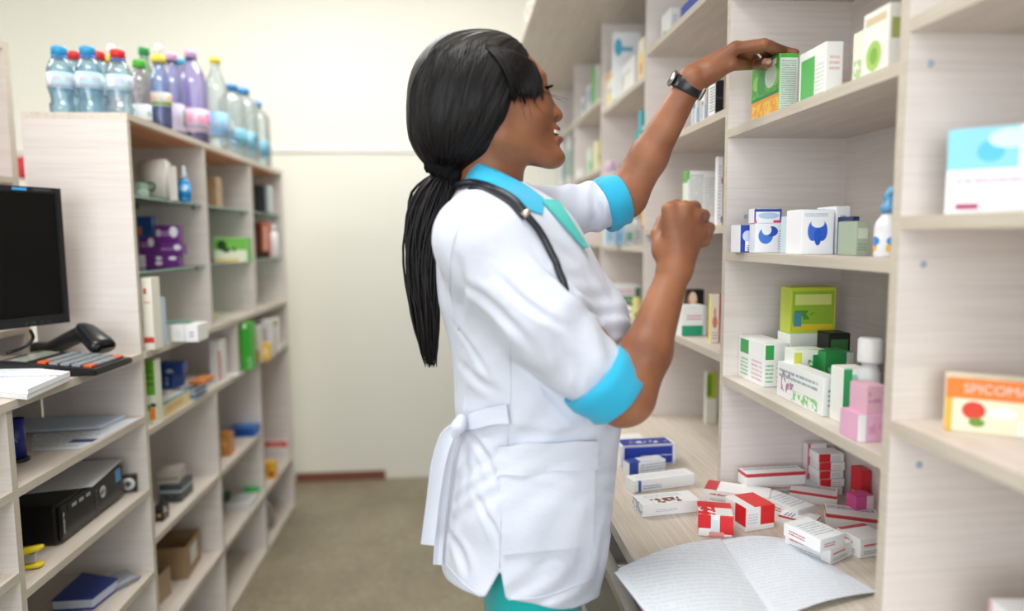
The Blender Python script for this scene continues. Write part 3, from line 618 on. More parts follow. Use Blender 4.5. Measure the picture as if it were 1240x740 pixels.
# ---- fourth and fifth bays
e0, e1 = SH[4][:2]
rbox('green and white tall box in the fourth bay', e0, 717, 721.5, 727, 78, P('#eef3ee', [('X', 0, 1, 0, 1, '#62bd4e'), ('Y', .1, .9, .2, .7, '#cfe3d4', 't', 4)]), .55)
rbox('pale blue and white box beside the green and white tall one', e0, 710, 714, 717.5, 101, P('#dfe8ef', [('A', .2, .8, .4, .8, '#8fb0c8')]), .555)
for i, (l, r, t_, s) in enumerate(((697.5, 702, 119, 'leftmost small white box with dark print in the fourth bay'), (703.5, 708.5, 116, 'second small white box with dark print in the fourth bay'))):
    rbox(s, e0, l, (l+r)/2+1, r, t_, P('#e6ebef', [('A', .1, .9, .3, .75, '#66788c', 'n')]), .552)
rbox('yellow and white box with dark stripe in the fourth bay', e1, 719, 722.5, 727.5, 171, P('#e9e3a8', [('Y', 0, .5, 0, 1, '#f1f1e8'), ('Y', .5, 1, 0, 1, '#ead53c'), ('Y', .5, .7, .3, .6, '#5a5a3a')]), .55)
rbox('mint green bottle box left of the yellow one', e1, 711, 714.5, 718, 179, P('#cfe8d4', [('A', .1, .9, .1, .5, '#8fd0a0')]), .555)
rbox('low white box at the left end of the fourth bay', e1, 697, 703, 709, 205, P('#edefef', []), .55)
g0, g1, g2 = SH[5][:3]
rbox('white box with teal mark in the last bay by the back wall', g1, 673, 680, 684, 132, P('#e8edef', [('A', .3, .8, .2, .6, '#9cc3c8')]), .55)
rbox('white and green box next to teal mark box in the last bay', g1, 686, 689, 692, 140, P('#e2ece8', [('A', .2, .8, .2, .7, '#69ae98')]), .555)
rbox('pink and white box low in the last bay by the back wall', g2+.0, 675, 682, 690, 207+40, P('#eee6e6', [('A', .1, .7, .4, .8, '#d9647a', 'o')]), .55)
rbox('colourful box lying on top of the wall shelving canopy', ZCAN+.018, 636.5, 640, 646, 2, P('#e8ecef', [('A', 0, .5, 0, .45, '#3565b8'), ('A', .4, 1, .5, .9, '#d9534a')]), .282)
# ================================================================== things on the left shelves
GZ0, GZ1 = 1.3932, 1.2032
L_ = lambda *a, **k: fbox(*a, **k)
def sit(label, pxl, pxr, pyt, pyb, z, dy, mat, **k):
    """carton whose near base edge is seen at pixel row pyb on a shelf below eye level"""
    y = on((pxl+pxr)/2, pyb, z=z)[1]; b = [PY[0]+.012]+[q for q in (PY[1], PY[2], PY[3])]
    y = max(y, PY[0]+.012)
    for q in PY[1:]:
        if y < q and y+dy > q-.010: y = q-.012-dy
    a = on(pxl, pyt, y=y); c = on(pxr, pyt, y=y); w_ = c[0]-a[0]; x1 = min(c[0], XL-.004); x0 = max(x1-w_, xb+.003)
    return carton(k.pop('name', 'medicine_box'), label, x0, x1, y, y+dy, z, mat, max(.006, a[2]-z), k.pop('rot', 0.), k.pop('cat', 'box'))
# upper glass shelf
app = thing('packet', 'white packet with green round logo on upper glass shelf', 'packet', (0, 0, 0))
a, b = on(164, 192, y=2.02), on(200, 192, y=2.02)
bm = bmesh.new(); vs_ = bm_box(bm, a[0], b[0], 2.02, 2.06, GZ1*0+GZ0+.0005, a[2]); vs_[4].co.z -= .01; vs_[5].co.x -= .006
bmesh.ops.bevel(bm, geom=bm.edges[:], offset=.006, segments=3, affect='EDGES'); from_bm('body', bm, plain('#dcd8d2', .5), app, True)
lc = on(183, 226, y=2.019); lg = lathe('round_logo', [(.008, 0), (.0135, 0), (.0135, .0008), (.008, .0008), (.008, 0)], plain('#3f7a3c', .5), app, 24); lg.location = lc; lg.rotation_euler = (math.radians(90), 0, 0)
L_('narrow white carton beside the white packet on the glass shelf', 2.04, 202.5, 210, 201, GZ0, .02, printmat('#e3dfda', []))
pos = on(224, 240, y=2.12); sb = thing('spray_bottle', 'bright blue spray bottle on the upper glass shelf', 'bottle', (pos[0], 2.12, GZ0))
hb_ = on(224, 201, y=2.12)[2]-GZ0; k = .017
lathe('body', [(0, .0005), (k, .0005), (k*1.02, .004), (k*1.02, hb_*.52), (k*.8, hb_*.6), (k*.35, hb_*.64), (0, hb_*.64)], plain('#1f8fd6', .25), sb, 20)
lathe('label_band', [(k*1.03, hb_*.12), (k*1.035, hb_*.12), (k*1.035, hb_*.48), (k*1.03, hb_*.48)], printmat('#2f9be0', [('A', .3, .9, .5, 1., '#dceaf4', 'n'), ('A', .3, .9, .1, .4, '#0f6fb8', 't', 2)]), sb, 20)
lathe('spray_cap', [(0, hb_*.64), (k*.42, hb_*.64), (k*.42, hb_*.8), (k*.3, hb_*.83), (k*.3, hb_*.97), (k*.2, hb_), (0, hb_)], plain('#d7e6ef', .3), sb, 16)
L_('folded pale green cloth packet at the left of the glass shelf', 1.95, 163, 170, 221, GZ0, .05, printmat('#9fc4b0', [('A', 0, 1, .3, .6, '#e5ece6', 'n')]))
# purple boxes, lower glass shelf
pu = lambda *r: printmat('#6d2a86', list(r))
ov = ('Y', .55, .9, .45, .95, '#f2eef4', 'o'); tx = ('Y', .1, .6, .45, .75, '#c9a5d6', 't', 2)
zz = GZ1+.0005; h1 = .035
y_ = 2.06
L_('white ended purple carton, bottom left of the purple stack', y_, 167, 184.5, 309, zz, .04, pu(('Y', 0, .5, 0, 1, '#efeaf0'), ('Y', .08, .4, .1, .8, '#b9a3c2', 't', 4)))
L_('purple carton with two white ovals, bottom right of the stack', y_, 185, 216, 309, zz, .04, pu(('Y', .08, .35, .6, .95, '#f0ecf3', 'o'), ('Y', .62, .95, .6, .95, '#f0ecf3', 'o'), ('Y', .05, .35, .1, .5, '#e9e3ee', 'o')))
zz2 = on(175, 309, y=y_)[2]+.0005
L_('purple carton with white oval, upper left of the stack', y_+.002, 167, 188, 287, zz2, .035, pu(ov, tx))
L_('wide purple carton second row right of the stack', y_-.004, 190.5, 220.5, 296, zz2, .035, pu(('Y', .65, .98, .4, 1, '#efeaf2', 'o'), tx))
zz3 = on(205, 296, y=y_)[2]+.0007
L_('topmost purple carton with white round seal', y_+.003, 187, 216, 273, zz3, .03, pu(('Y', .6, .95, .35, .95, '#f3eff5', 'o'), ('Y', .05, .25, .4, .8, '#e9e2ee', 'o'), tx))
zz4 = on(175, 287, y=y_)[2]+.0006
L_('dark blue carton with orange corner on top of the purple stack', y_+.004, 165, 183, 262.5, zz4, .03, printmat('#1d4f96', [('Y', 0, .3, .1, .5, '#d9733c')]))
# on the ledge
zl = ZL
L_('tall cream box with red stripe standing on the ledge', 1.80, 169.5, 182.5, 337, zl, .05, printmat('#e9e6da', [('Y', 0, 1, .10, .18, '#cf3b3b'), ('Y', .2, .5, .78, .86, '#c4553f'), ('Y', .2, .8, .65, .7, '#d98a80', 't', 1)]))
L_('slim pale blue box next to the tall cream box', 1.86, 183.5, 190, 362, zl, .05, printmat('#b7cce0', [('Y', .5, 1, 0, 1, '#d8d3c4')]))
for i, (l, r, y, c, s) in enumerate(((192, 206, 1.95, '#dcdad6', 'flat greyish white carton left of the three on the ledge'), (206.5, 223, 1.94, '#f0f0ee', 'flat white carton in the middle of three on the ledge'), (223.5, 239, 1.93, '#f3f3f3', 'flat white carton with small blue print, right of three on the ledge'))):
    L_(s, y, l, r, 394, zl, .08, printmat(c, [('Y', .3, .7, .3, .7, ('#b9b9b9', '#d6d6d6', '#6a7fc0')[i], 't', 2)]))
g_ = thing('glass_tray', 'thin greenish glass tray resting on the ledge cartons', 'tray'); a, b = on(193, 391, y=1.96), on(229, 391, y=1.96)
box('glass_plate', a[0], b[0], 1.96, 2.02, a[2]-.0025, a[2]-.0005, M['glass_edge'], g_)
# second and third upper bays
L_('bright green and white box with dark plums on the glass shelf', 2.42, 258, 298, 288, GZ1+.0005, .06, printmat('#eef3dc', [('Y', 0, 1, .5, 1, '#77c450'), ('Y', .1, .4, .5, .9, '#22451f', 'o'), ('Y', .25, .5, .4, .6, '#2f5526', 'o'), ('Y', .55, .68, .45, .62, '#2f6a2c', 'o'), ('Y', 0, .75, .02, .14, '#eac978'), ('L', 0, 1, 0, 1, '#6ec24a')]))
L_('brown paper packet in the shade of the middle glass shelf', 2.45, 250, 261, 214, GZ0+.0005, .06, printmat('#b39472', [('A', .1, .9, .5, .9, '#a3835f', 'n')]))
bkx = on(256, 387, y=2.40); tag(box('notebook', -.99, -.86, 2.40, 2.56, ZL+.0005, ZL+.014, plain('#cfc2a2', .6), None, .001), 'thin tan notebook lying on the ledge of the middle bay', 'notebook')
a, b = on(307, 224, y=2.98), on(320, 224, y=2.98); dv = thing('small_appliance', 'dark boxy device with silver side on the far glass shelf', 'device', (0, 0, 0))
box('body', a[0], b[0], 2.98, 3.05, GZ0+.0005, a[2], M['dark'], dv, .004); box('silver_front', b[0]+.0005, b[0]+.018, 2.985, 3.045, GZ0+.0005, a[2]-.002, plain('#b9c0c8', .3, .6), dv, .004)
for i, (l, r, s) in enumerate(((308, 315, 'dark red striped box first on the far glass shelf'), (316, 324.5, 'orange red striped box second on the far glass shelf'))):
    L_(s, 2.98, l, r, 269, GZ1+.0005, .04, printmat(('#8a3a2c', '#c8694a')[i], [('Y', .35, .7, .1, .9, ('#3a2420', '#e6c9b4')[i]), ('Y', 0, 1, 0, .2, '#46302a')]))
pos = on(332, 300, y=3.02); pbt = thing('lotion_bottle', 'white lotion bottle at the end of the far glass shelf', 'bottle', (pos[0], 3.02, GZ1)); hb2 = on(332, 272, y=3.02)[2]-GZ1
lathe('body', [(0, .0005), (.017, .0005), (.019, .004), (.019, hb2*.6), (.012, hb2*.78), (0, hb2*.78)], plain('#ebe9ee', .35), pbt, 18)
lathe('cap', [(0, hb2*.78), (.009, hb2*.78), (.008, hb2*.97), (.005, hb2), (0, hb2)], plain('#f3f2f4', .35), pbt, 14)
# ---- below the ledge (z2)
sit('tall green and white box standing left under the ledge', 174, 191, 437, 513, Z2, .04, printmat('#dfe6d2', [('Y', 0, 1, .45, 1, '#69a82e'), ('Y', .1, .9, .6, .9, '#3f7f22', 't', 3), ('Y', .0, .6, .2, .3, '#58a33a'), ('Y', .5, .95, .05, .25, '#ea8c3a'), ('Y', .6, 1, .26, .32, '#22331e')]))
L_('dark blue glossy pack on top of the carton pile under the ledge', 2.06, 190, 219, 440, Z2+.0830, .05, printmat('#1f3f8f', [('Y', .3, .6, .1, .5, '#cfdcf0', 'o'), ('Z', .2, .8, .2, .8, '#3f66b4', 'n')]), .15)
L_('second dark blue pack under the glossy one', 2.05, 193, 212, 453, Z2+.0455, .06, printmat('#2b4f9a', [('Y', .4, .7, .2, .8, '#9fb6dc', 'n')]), -.2)
carton('medicine_box', 'white carton with red lettering in the pile under the ledge', -1.0, -.835, 2.02, 2.24, Z2, printmat('#dcd5d4', [('Y', .1, .9, .4, .9, '#b9a3a8', 't', 3), ('L', .1, .9, .2, .8, '#c05a5a', 't', 3), ('Z', .1, .9, .1, .9, '#c9a0a0', 't', 6)]), .045)
def along(label, a, b, pyt, z, wx, mat):
    """carton lying along the shelf front: near base corner pixel a, far base corner pixel b"""
    p = on(*a, z=z); x_ = min(p[0], XL-.006); p = on(a[0], a[1], x=x_); y1 = on(*b, x=x_)[1]; h = on(a[0], pyt, x=x_)[2]-z
    return carton('medicine_box', label, x_-wx, x_, p[1], y1, z, mat, h)
along('cream yellow carton lying along the shelf front under the ledge', (199, 511), (231, 491), 490, Z2, .05, printmat('#ecd9a0', [('L', .1, .7, .3, .8, '#e2bf78'), ('Y', 0, 1, 0, 1, '#f0e2b8'), ('Z', 0, 1, 0, 1, '#e9e6dc'), ('Z', .8, 1, 0, 1, '#2f8fb0')]))
along('blue and white carton lying behind the cream one at the shelf front', (236, 487), (251, 478), 470, Z2, .05, printmat('#cfdbe8', [('A', 0, 1, .1, .35, '#2f7fbe'), ('L', 0, 1, .55, .8, '#2f6fae')]))
L_('orange and red flat packet on the carton pile under the ledge', 2.10, 228, 246, 462, Z2+.0455, .10, printmat('#d98a48', [('A', .1, .6, .2, .8, '#c23f3a', 'n')]))
L_('tall white box with red side standing under the ledge', 2.36, 252.5, 266, 412.5, Z2, .06, printmat('#edebec', [('Y', .8, 1, .05, .75, '#c9736c'), ('Y', .1, .7, .2, .8, '#dadadd', 't', 8)]))
L_('low white carton beside the mid divider under the ledge', 2.44, 270, 286, 455, Z2, .05, printmat('#efefed', [('Y', 0, .25, .3, .8, '#6f9f8c')]))
L_('bright green juice carton right of the mid divider', 2.56, 289.5, 303, 392, Z2, .06, printmat('#3fae33', [('Y', .65, .95, .05, .3, '#cfe6c8', 't', 5), ('Y', .3, .6, .9, 1, '#dfeeda')]))
L_('white box behind the green carton with brown base', 2.72, 305, 313, 396, Z2, .05, printmat('#e2dcd4', [('Y', 0, 1, 0, .35, '#c9905a')]))
L_('small yellow carton in front of white boxes under the ledge', 2.76, 316, 326, 416, Z2, .03, printmat('#ecc052', [('Y', .2, .8, .3, .7, '#f4dc9c')]))
L_('wide white box with grey panel at the far end under the ledge', 2.84, 315, 328, 388, Z2, .04, printmat('#e6e4e4', [('Y', .1, .6, .3, .8, '#c3c3cc')]))
L_('last white box at the far end under the ledge', 2.95, 327, 335, 386, Z2, .05, printmat('#e9e8e4', [('Y', 0, 1, .8, .95, '#89a84a')]))
# ---- lower open bays
sit('dark grey patterned box under the pamphlets', 192, 219, 588, 609, ZA, .09, printmat('#4a4f55', [('A', 0, 1, .55, .7, '#9fb3b8'), ('A', .2, .8, .1, .4, '#2a2d30', 'n')]))
pd_ = bpy.data.objects[[o.name for o in COL.objects if o.get('label', '') == 'dark grey patterned box under the pamphlets'][0]]
L_('grey and white stack of pamphlets on the lower left shelf', pd_.location[1]-.04, 188, 214, 571, ZA+pd_.dimensions[2]+.0008, .07, printmat('#b9b2aa', [('Y', 0, 1, .3, .5, '#8c857d'), ('Z', .1, .9, .2, .8, '#d8d3cc', 'n')]), .1)
sit('small black and yellow packet at the shelf front below pamphlets', 187, 197, 614, 632, ZA, .04, printmat('#2c2a28', [('A', .2, .7, .2, .7, '#c9a24a', 'n'), ('A', .5, .9, .5, .9, '#d8d6d0', 'n')]))
def opencarton(label, x0, x1, y0, y1, z, h, col, rot):
    r = thing('open_carton', label, 'carton', ((x0+x1)/2, (y0+y1)/2, z), rot); w, d = (x1-x0)/2, (y1-y0)/2; t = .003; mt = plain(col, .75)
    box('carton_wall', -w, w, -d, -d+t, .001, h, mt, r); box('carton_wall', -w, w, d-t, d, .001, h, mt, r)
    box('carton_wall', -w, -w+t, -d+t, d-t, .001, h, mt, r); box('carton_wall', w-t, w, -d+t, d-t, .001, h, mt, r); box('carton_floor', -w+t, w-t, -d+t, d-t, .001, .004, mt, r)
    return r
oc = opencarton('small brown open carton in front on the bottom shelf', -.975, -.845, 1.90, 1.99, ZB, .085, '#b49a7e', -.12)
oc2 = opencarton('larger brown open carton behind with a white label', -.985, -.83, 2.06, 2.20, ZB, .10, '#a98a68', .08)
box('white_label', .078, .0785, -.04, .03, .03, .085, plain('#dcdcd8', .6), oc2)
wad = lathe('cotton_pack', [(0, 0), (.03, .0), (.035, .01), (.03, .022), (.012, .03), (0, .03)], plain('#cfd6da', .7), None, 14, wob=lambda a, z: 1+.15*math.sin(3*a)+.1*math.sin(5*a+z*90)); wad.location = (-.895, 2.13, ZB+.1005)
tag(wad, 'crumpled white plastic packet lying on the larger carton', 'packet')
wad.location[2] = ZB+.0045
tag(lathe('paper_roll', [(.008, 0), (.03, 0), (.032, .003), (.032, .05), (.03, .053), (.008, .053), (.008, 0)], plain('#d8cfc4', .8), None, 24, loc=(-.875, 1.86, .021)), 'beige tape roll standing on the bottom board', 'roll')
sit('orange carton on the middle lower shelf', 266, 277.5, 526, 553, ZA, .05, printmat('#c98945', [('Y', .2, .8, .4, .8, '#e0b880', 'n')]))
sit('glossy blue pouch lying on the middle lower shelf', 279, 312, 519, 529, ZA, .07, printmat('#1f5fae', [('Z', .2, .8, .2, .8, '#4f9ad6', 'n'), ('Y', .2, .8, .3, .7, '#123d80')]), cat='pouch', name='pouch')
sit('green plastic box lid on the middle bottom shelf', 293, 311, 594, 600, ZB, .04, printmat('#2fae54', []), name='box_lid', cat='lid')
sit('flat white pamphlets lying on the middle bottom shelf', 273, 303, 611, 618, ZB, .12, printmat('#dedfe2', [('Z', .1, .9, .1, .9, '#b4b7bd', 't', 6)]), name='pamphlet', cat='pamphlet')
sit('green carton tucked at the left of the middle bottom shelf', 270.5, 276, 598, 608, ZB, .03, printmat('#3d8f52', []))
sit('red and white magazine standing at the far lower shelf', 323, 350, 535, 560, ZB, .03, printmat('#e9e4e2', [('Y', 0, 1, .72, 1, '#d63a35'), ('Y', .2, .8, .8, .92, '#f2dcd9', 't', 1), ('Y', .1, .9, .3, .6, '#c9c3c8', 't', 4)]), name='magazine', cat='magazine')
sit('yellow and red snack packet in front of the red magazine', 322.5, 338, 561, 580, ZB, .04, printmat('#e8b92f', [('A', .1, .6, .3, .8, '#cf4430', 'n'), ('A', .5, .9, .1, .5, '#b23a2c', 'o')]), name='snack_packet', cat='packet')
bagm = lathe('plastic_bag', [(0, 0), (.075, 0), (.085, .03), (.08, .08), (.055, .12), (.03, .15), (.035, .165), (0, .16)], glassmat('bag_film', '#e6e4e2', .25, .3, .55), None, 26, loc=(-.895, 2.98, .0205), wob=lambda a, z: 1+.07*math.sin(5*a+z*40)+.05*math.sin(9*a-z*60))
tag(bagm, 'crumpled translucent plastic bag on the far bottom board', 'bag')

# ================================================================== bottles on top of the left unit
def bottle(label, px, pyt, y, wpx, tint, capc, labc=None, kind='slim', liquid=None, capkind='flat', group='bottles on the shelf top', lab=(.45, .72), neckc=None):
    p = on(px, pyt, y=y); H = p[2]-ZT; R = (on(px+wpx/2, pyt, y=y)[0]-on(px-wpx/2, pyt, y=y)[0])/2
    x = min(max(p[0], xb+R+.001), XL-R-.001)
    o = thing('water_bottle', label, 'bottle', (x, y, ZT), random.uniform(-.4, .4)); hb = H-(.05 if capkind == 'sport' else .024)
    rn = min(.0135, R*.5)
    if kind == 'wavy':
        pr = [(0, .002), (R*.75, .002), (R*.92, .01), (R*.97, .03*H/.2), (R*.82, hb*.22), (R*.80, hb*.28), (R*.93, hb*.40), (R*.99, hb*.48), (R, hb*.5), (R, hb*.74), (R*.96, hb*.80), (R*.75, hb*.92), (rn*1.25, hb*.97), (rn, hb), (rn, hb+.012), (0, hb+.012)]
    elif kind == 'jug':
        pr = [(0, .002), (R*.9, .002), (R, .015), (R, hb*.25), (R*.96, hb*.27), (R, hb*.29), (R, hb*.45), (R*.96, hb*.47), (R, hb*.49), (R, hb*.80), (R*.94, hb*.87), (R*.6, hb*.95), (rn*1.4, hb*.98), (rn*1.4, hb+.01), (0, hb+.01)]
    else:
        pr = [(0, .002), (R*.8, .002), (R*.97, .012), (R, .03), (R, hb*.68), (R*.97, hb*.74), (R*.8, hb*.84), (R*.5, hb*.93), (rn*1.1, hb*.97), (rn, hb), (rn, hb+.01), (0, hb+.01)]
    wv = (lambda a, z: 1+.035*math.sin(5*a+6*math.sin(z*45))*(1 if z < hb*.45 else .1)) if kind == 'wavy' else (lambda a, z: 1+.02*math.cos(4*a)) if kind == 'jug' else None
    mt = glassmat('bottle_plastic', tint, .06, .35, .22)
    lathe('bottle_body', pr, mt, o, 28, wob=wv)
    if liquid: lathe('liquid', [(0, .004), (R*.93, .006), (R*.95, H*liquid[0]), (0, H*liquid[0])], glassmat('liquid', liquid[1], .05, .2, .5), o, 24)
    cr = rn*1.28 if kind != 'jug' else rn*1.9
    cm = plain(capc, .35)
    if capkind == 'sport':
        lathe('cap', [(cr*.9, hb), (cr*1.1, hb), (cr*1.1, hb+.014), (cr*.7, hb+.022), (0, hb+.022)], cm, o, 18)
        lathe('nozzle', [(0, hb+.022), (cr*.55, hb+.022), (cr*.6, hb+.04), (cr*.45, hb+.05), (0, hb+.05)], M['white'], o, 14)
    else:
        lathe('cap', [(0, hb+.003), (cr, hb+.003), (cr, hb+.020), (cr*.9, hb+.024), (0, hb+.024)], cm, o, 24, wob=lambda a, z: 1+.015*math.sin(18*a))
    if neckc: lathe('neck_ring', [(rn*1.02, hb-.006), (rn*1.3, hb-.005), (rn*1.3, hb+.002), (rn*1.02, hb+.002)], plain(neckc, .3), o, 18)
    if labc:
        z0, z1 = hb*lab[0], hb*lab[1]; q = R*1.012
        lathe('label_sleeve', [(q*.998, z0), (q, z0), (q, z1), (q*.998, z1)], labc, o, 28)
    return o
lb = lambda: printmat('#bfe3f2', [('A', 0, 1, 0, .14, '#e58fb4'), ('A', .2, .45, .2, .9, '#f2f9fc'), ('A', .5, .95, .45, .8, '#d18fb0', 't', 3), ('A', 0, .2, .3, .8, '#7cc4e6')])
T_ = '#cdebf8'
bottle('blue capped water bottle nearest the left end', 71, 57, 1.815, 31, T_, '#2c9fd9', lb(), 'wavy', neckc='#2a7fc0')
bottle('blue capped water bottle second from the left', 105.5, 57, 1.82, 31, T_, '#2c9fd9', lb(), 'wavy', neckc='#2a6fc0')
bottle('red capped water bottle in the front row', 142, 61, 1.83, 31, '#ddf2fa', '#dd2a2a', lb(), 'wavy', neckc='#2a5fae')
bottle('red capped bottle behind the first two blue capped ones', 90, 63, 1.94, 24, T_, '#dd2a2a', lb(), 'wavy')
bottle('red capped bottle partly hidden behind the second blue capped one', 119, 63, 1.945, 24, T_, '#dd2a2a', lb(), 'wavy')
bottle('pinkish bottle with yellow and white sport cap behind the front row', 134, 54, 2.04, 24, '#e9c9d6', '#ead84a', None, 'slim', capkind='sport')
bottle('clear bottle with bright green cap in the second row', 168, 73, 1.95, 23, '#e3dbe6', '#57c23a', printmat('#eef2f5', [('A', .2, .7, .3, .8, '#9cc6dc', 'n')]), 'wavy', lab=(.08, .36))
bottle('bottle with dark green cap behind the blue sport bottle', 174, 58, 2.20, 20, '#c4e0cb', '#1f9a4a', printmat('#3f8a55', [('A', .2, .8, .3, .7, '#d8dccb', 'n')]), 'slim')
bottle('blue sport bottle with yellow and white cap', 191, 54, 2.035, 25, '#c6d6f8', '#ead84a', printmat('#cfd8e8', [('A', 0, 1, 0, .3, '#8fc23e'), ('A', 0, 1, .3, .9, '#e3dcc8'), ('A', .2, .6, .4, .9, '#e9b9a0', 'o')]), 'slim', liquid=(.36, '#2c55c0'), capkind='sport', lab=(.34, .55))
bottle('violet bottle with pink cap behind the big purple one', 207, 65, 2.22, 25, '#d2d4f8', '#e2b3d6', printmat('#cfc6e0', [('A', .1, .6, .2, .8, '#3f8a55')]), 'slim', lab=(.1, .45), neckc='#2d2f6a')
bottle('bottle with teal cap hidden between violet bottles', 218, 72, 2.44, 20, '#cfd0f2', '#38a9cf', None, 'slim')
bottle('large purple bottle with pink cap and pink floral label', 236, 62, 2.33, 36, '#dcd5fa', '#dcaeda', printmat('#e6cfe0', [('A', 0, 1, 0, .09, '#e85a9a'), ('A', .1, .5, .3, .95, '#e36fa8', 'o'), ('A', .45, .85, .35, .8, '#e9a3c2', 'o'), ('A', .5, .95, .15, .35, '#7d86c8', 't', 2)]), 'slim', liquid=(.12, '#3a1fb0'), lab=(.13, .40), neckc='#2d2f7a')
bottle('clear bottle with yellow cap and light blue label', 260, 70, 2.53, 25, '#f3f9fa', '#ead32f', printmat('#8fbfe8', [('A', .2, .8, .3, .7, '#b3d6f0', 'n')]), 'slim', lab=(.18, .45))
for i, (px, pt, y, w_, s) in enumerate(((286, 103, 2.74, 33, 'clear water jug with blue cap first of the jugs'), (301, 108, 2.905, 34, 'clear ribbed water jug second of the jugs'), (315, 124, 3.08, 32, 'clear water jug last before the back wall'))):
    j = bottle(s, px, pt, y, w_, '#f2f9fa', '#2f86c8', printmat('#7db6cc', [('A', .2, .8, .2, .8, '#4f93b4', 'n')]), 'jug', lab=(.18, .44))
    hj = on(px, pt, y=y)[2]-ZT
    pts = [(.03*math.cos(t)*1.0+.02, 0, hj-.01+.03*math.sin(t)) for t in np.linspace(-.4, math.pi+.2, 14)]
    if i: tubes('carry_handle', [(pts, .003)], plain('#cfe0e4', .3), j, 6)

# ================================================================== worktop things
# monitor
e = np.array([.47, .883, 0]); e /= np.linalg.norm(e); mc = on(76, 310, x=-.9); W_ = .40; z0, z1 = 1.094, 1.400
mid = mc-e*W_/2; ang = math.atan2(e[1], e[0])
mon = thing('monitor', 'black flat computer monitor standing on the worktop at left', 'monitor', (mid[0], mid[1], ZL), ang)
h0, h1_ = z0-ZL, z1-ZL
box('housing', -W_/2, W_/2, -.004, .045, h0, h1_, plain('#1a1b1e', .45), mon, .004)
box('screen', -W_/2+.014, W_/2-.014, -.0052, -.0042, h0+.022, h1_-.014, plain('#050607', .22, 0, .35, False), mon)
bmz = bmesh.new()
for a in ((-W_/2, -W_/2+.012, h0, h1_), (W_/2-.012, W_/2, h0, h1_)): bm_box(bmz, a[0], a[1], -.009, -.004, a[2], a[3])
bm_box(bmz, -W_/2+.012, W_/2-.012, -.009, -.004, h0, h0+.02); bm_box(bmz, -W_/2+.012, W_/2-.012, -.009, -.004, h1_-.012, h1_)
from_bm('bezel', bmz, plain('#1d1f23', .3), mon)
box('blue_sticker', W_/2-.105, W_/2-.075, -.0097, -.0091, h1_-.009, h1_-.003, plain('#3aa0e0', .4), mon)
box('maker_mark', W_/2-.062, W_/2-.022, -.0095, -.0091, h1_-.0075, h1_-.0045, plain('#4a5258', .4), mon)
for k in range(4): box('menu_button', W_/2-.10+.016*k, W_/2-.092+.016*k, -.0098, -.0088, h0+.006, h0+.009, plain('#3c4046', .3), mon)
box('stand_neck', -.03, .03, .02, .04, .012, h0+.12, plain('#1a1b1e', .45), mon, .004)
lathe('stand_base', [(0, .0006), (.075, .0006), (.075, .006), (.05, .012), (0, .013)], plain('#1a1b1e', .4), mon, 32).location = (0, .05, 0)
pa = [on(37, 400, y=1.62), on(40, 410, y=1.60), on(30, 420, y=1.58)*1, on(8, 428, y=1.55)]
pa = [np.array([q[0], q[1], max(q[2], ZL+.004)]) for q in pa]
tag(tubes('monitor_cable', [(spline(pa, 16), .0035)], M['black'], None, 8), 'black cable hanging below the monitor', 'cable')
# calculator
zc_ = ZL
a1_, a2_ = on(116, 449, z=zc_+.012), on(161, 433.5, z=zc_+.012); ee = (a2_-a1_); wid = float(np.hypot(ee[0], ee[1])); ea = math.atan2(ee[1], ee[0])
ex = np.array([math.cos(ea), math.sin(ea), 0]); ey = np.array([-math.sin(ea), math.cos(ea), 0])
Lc = .205; cc = (a1_+a2_)/2+ey*Lc/2
cal = thing('calculator', 'black desktop calculator with grey and orange keys', 'calculator', (cc[0], cc[1], ZL), ea)
bm = bmesh.new(); v = bm_box(bm, -wid/2, wid/2, -Lc/2, Lc/2, .0006, .014)
for i in (6, 7): v[i].co.z = .034
bmesh.ops.bevel(bm, geom=bm.edges[:], offset=.003, segments=2, affect='EDGES'); from_bm('case', bm, plain('#17181b', .35), cal)
sl = math.atan2(.020, Lc)
def onslope(name, x0, x1, y0, y1, hgt, mat, bev=.0008):
    o = box(name, -(x1-x0)/2, (x1-x0)/2, -(y1-y0)/2, (y1-y0)/2, 0, hgt, mat, cal, bev); ym = (y0+y1)/2
    o.location = ((x0+x1)/2, ym, .0143+(ym+Lc/2)*math.tan(sl)); o.rotation_euler = (sl, 0, 0); return o
onslope('display_frame', -wid/2+.008, wid/2-.008, .040, .095, .0012, plain('#24262a', .25))
onslope('display', -wid/2+.016, wid/2-.016, .048, .082, .0018, plain('#8f9a8c', .2))
nx, ny = 5, 5; kw = (wid-.02)/nx; kh = .115/ny
for i in range(nx):
    for j in range(ny):
        c = '#d9622e' if (i, j) in ((0, 0), (4, 0), (0, 4)) else '#8f959b'
        x0 = -wid/2+.01+i*kw; y0 = -Lc/2+.012+j*kh
        onslope('key', x0+.0015, x0+kw-.0015, y0+.003, y0+kh-.003, .005, plain(c, .4))
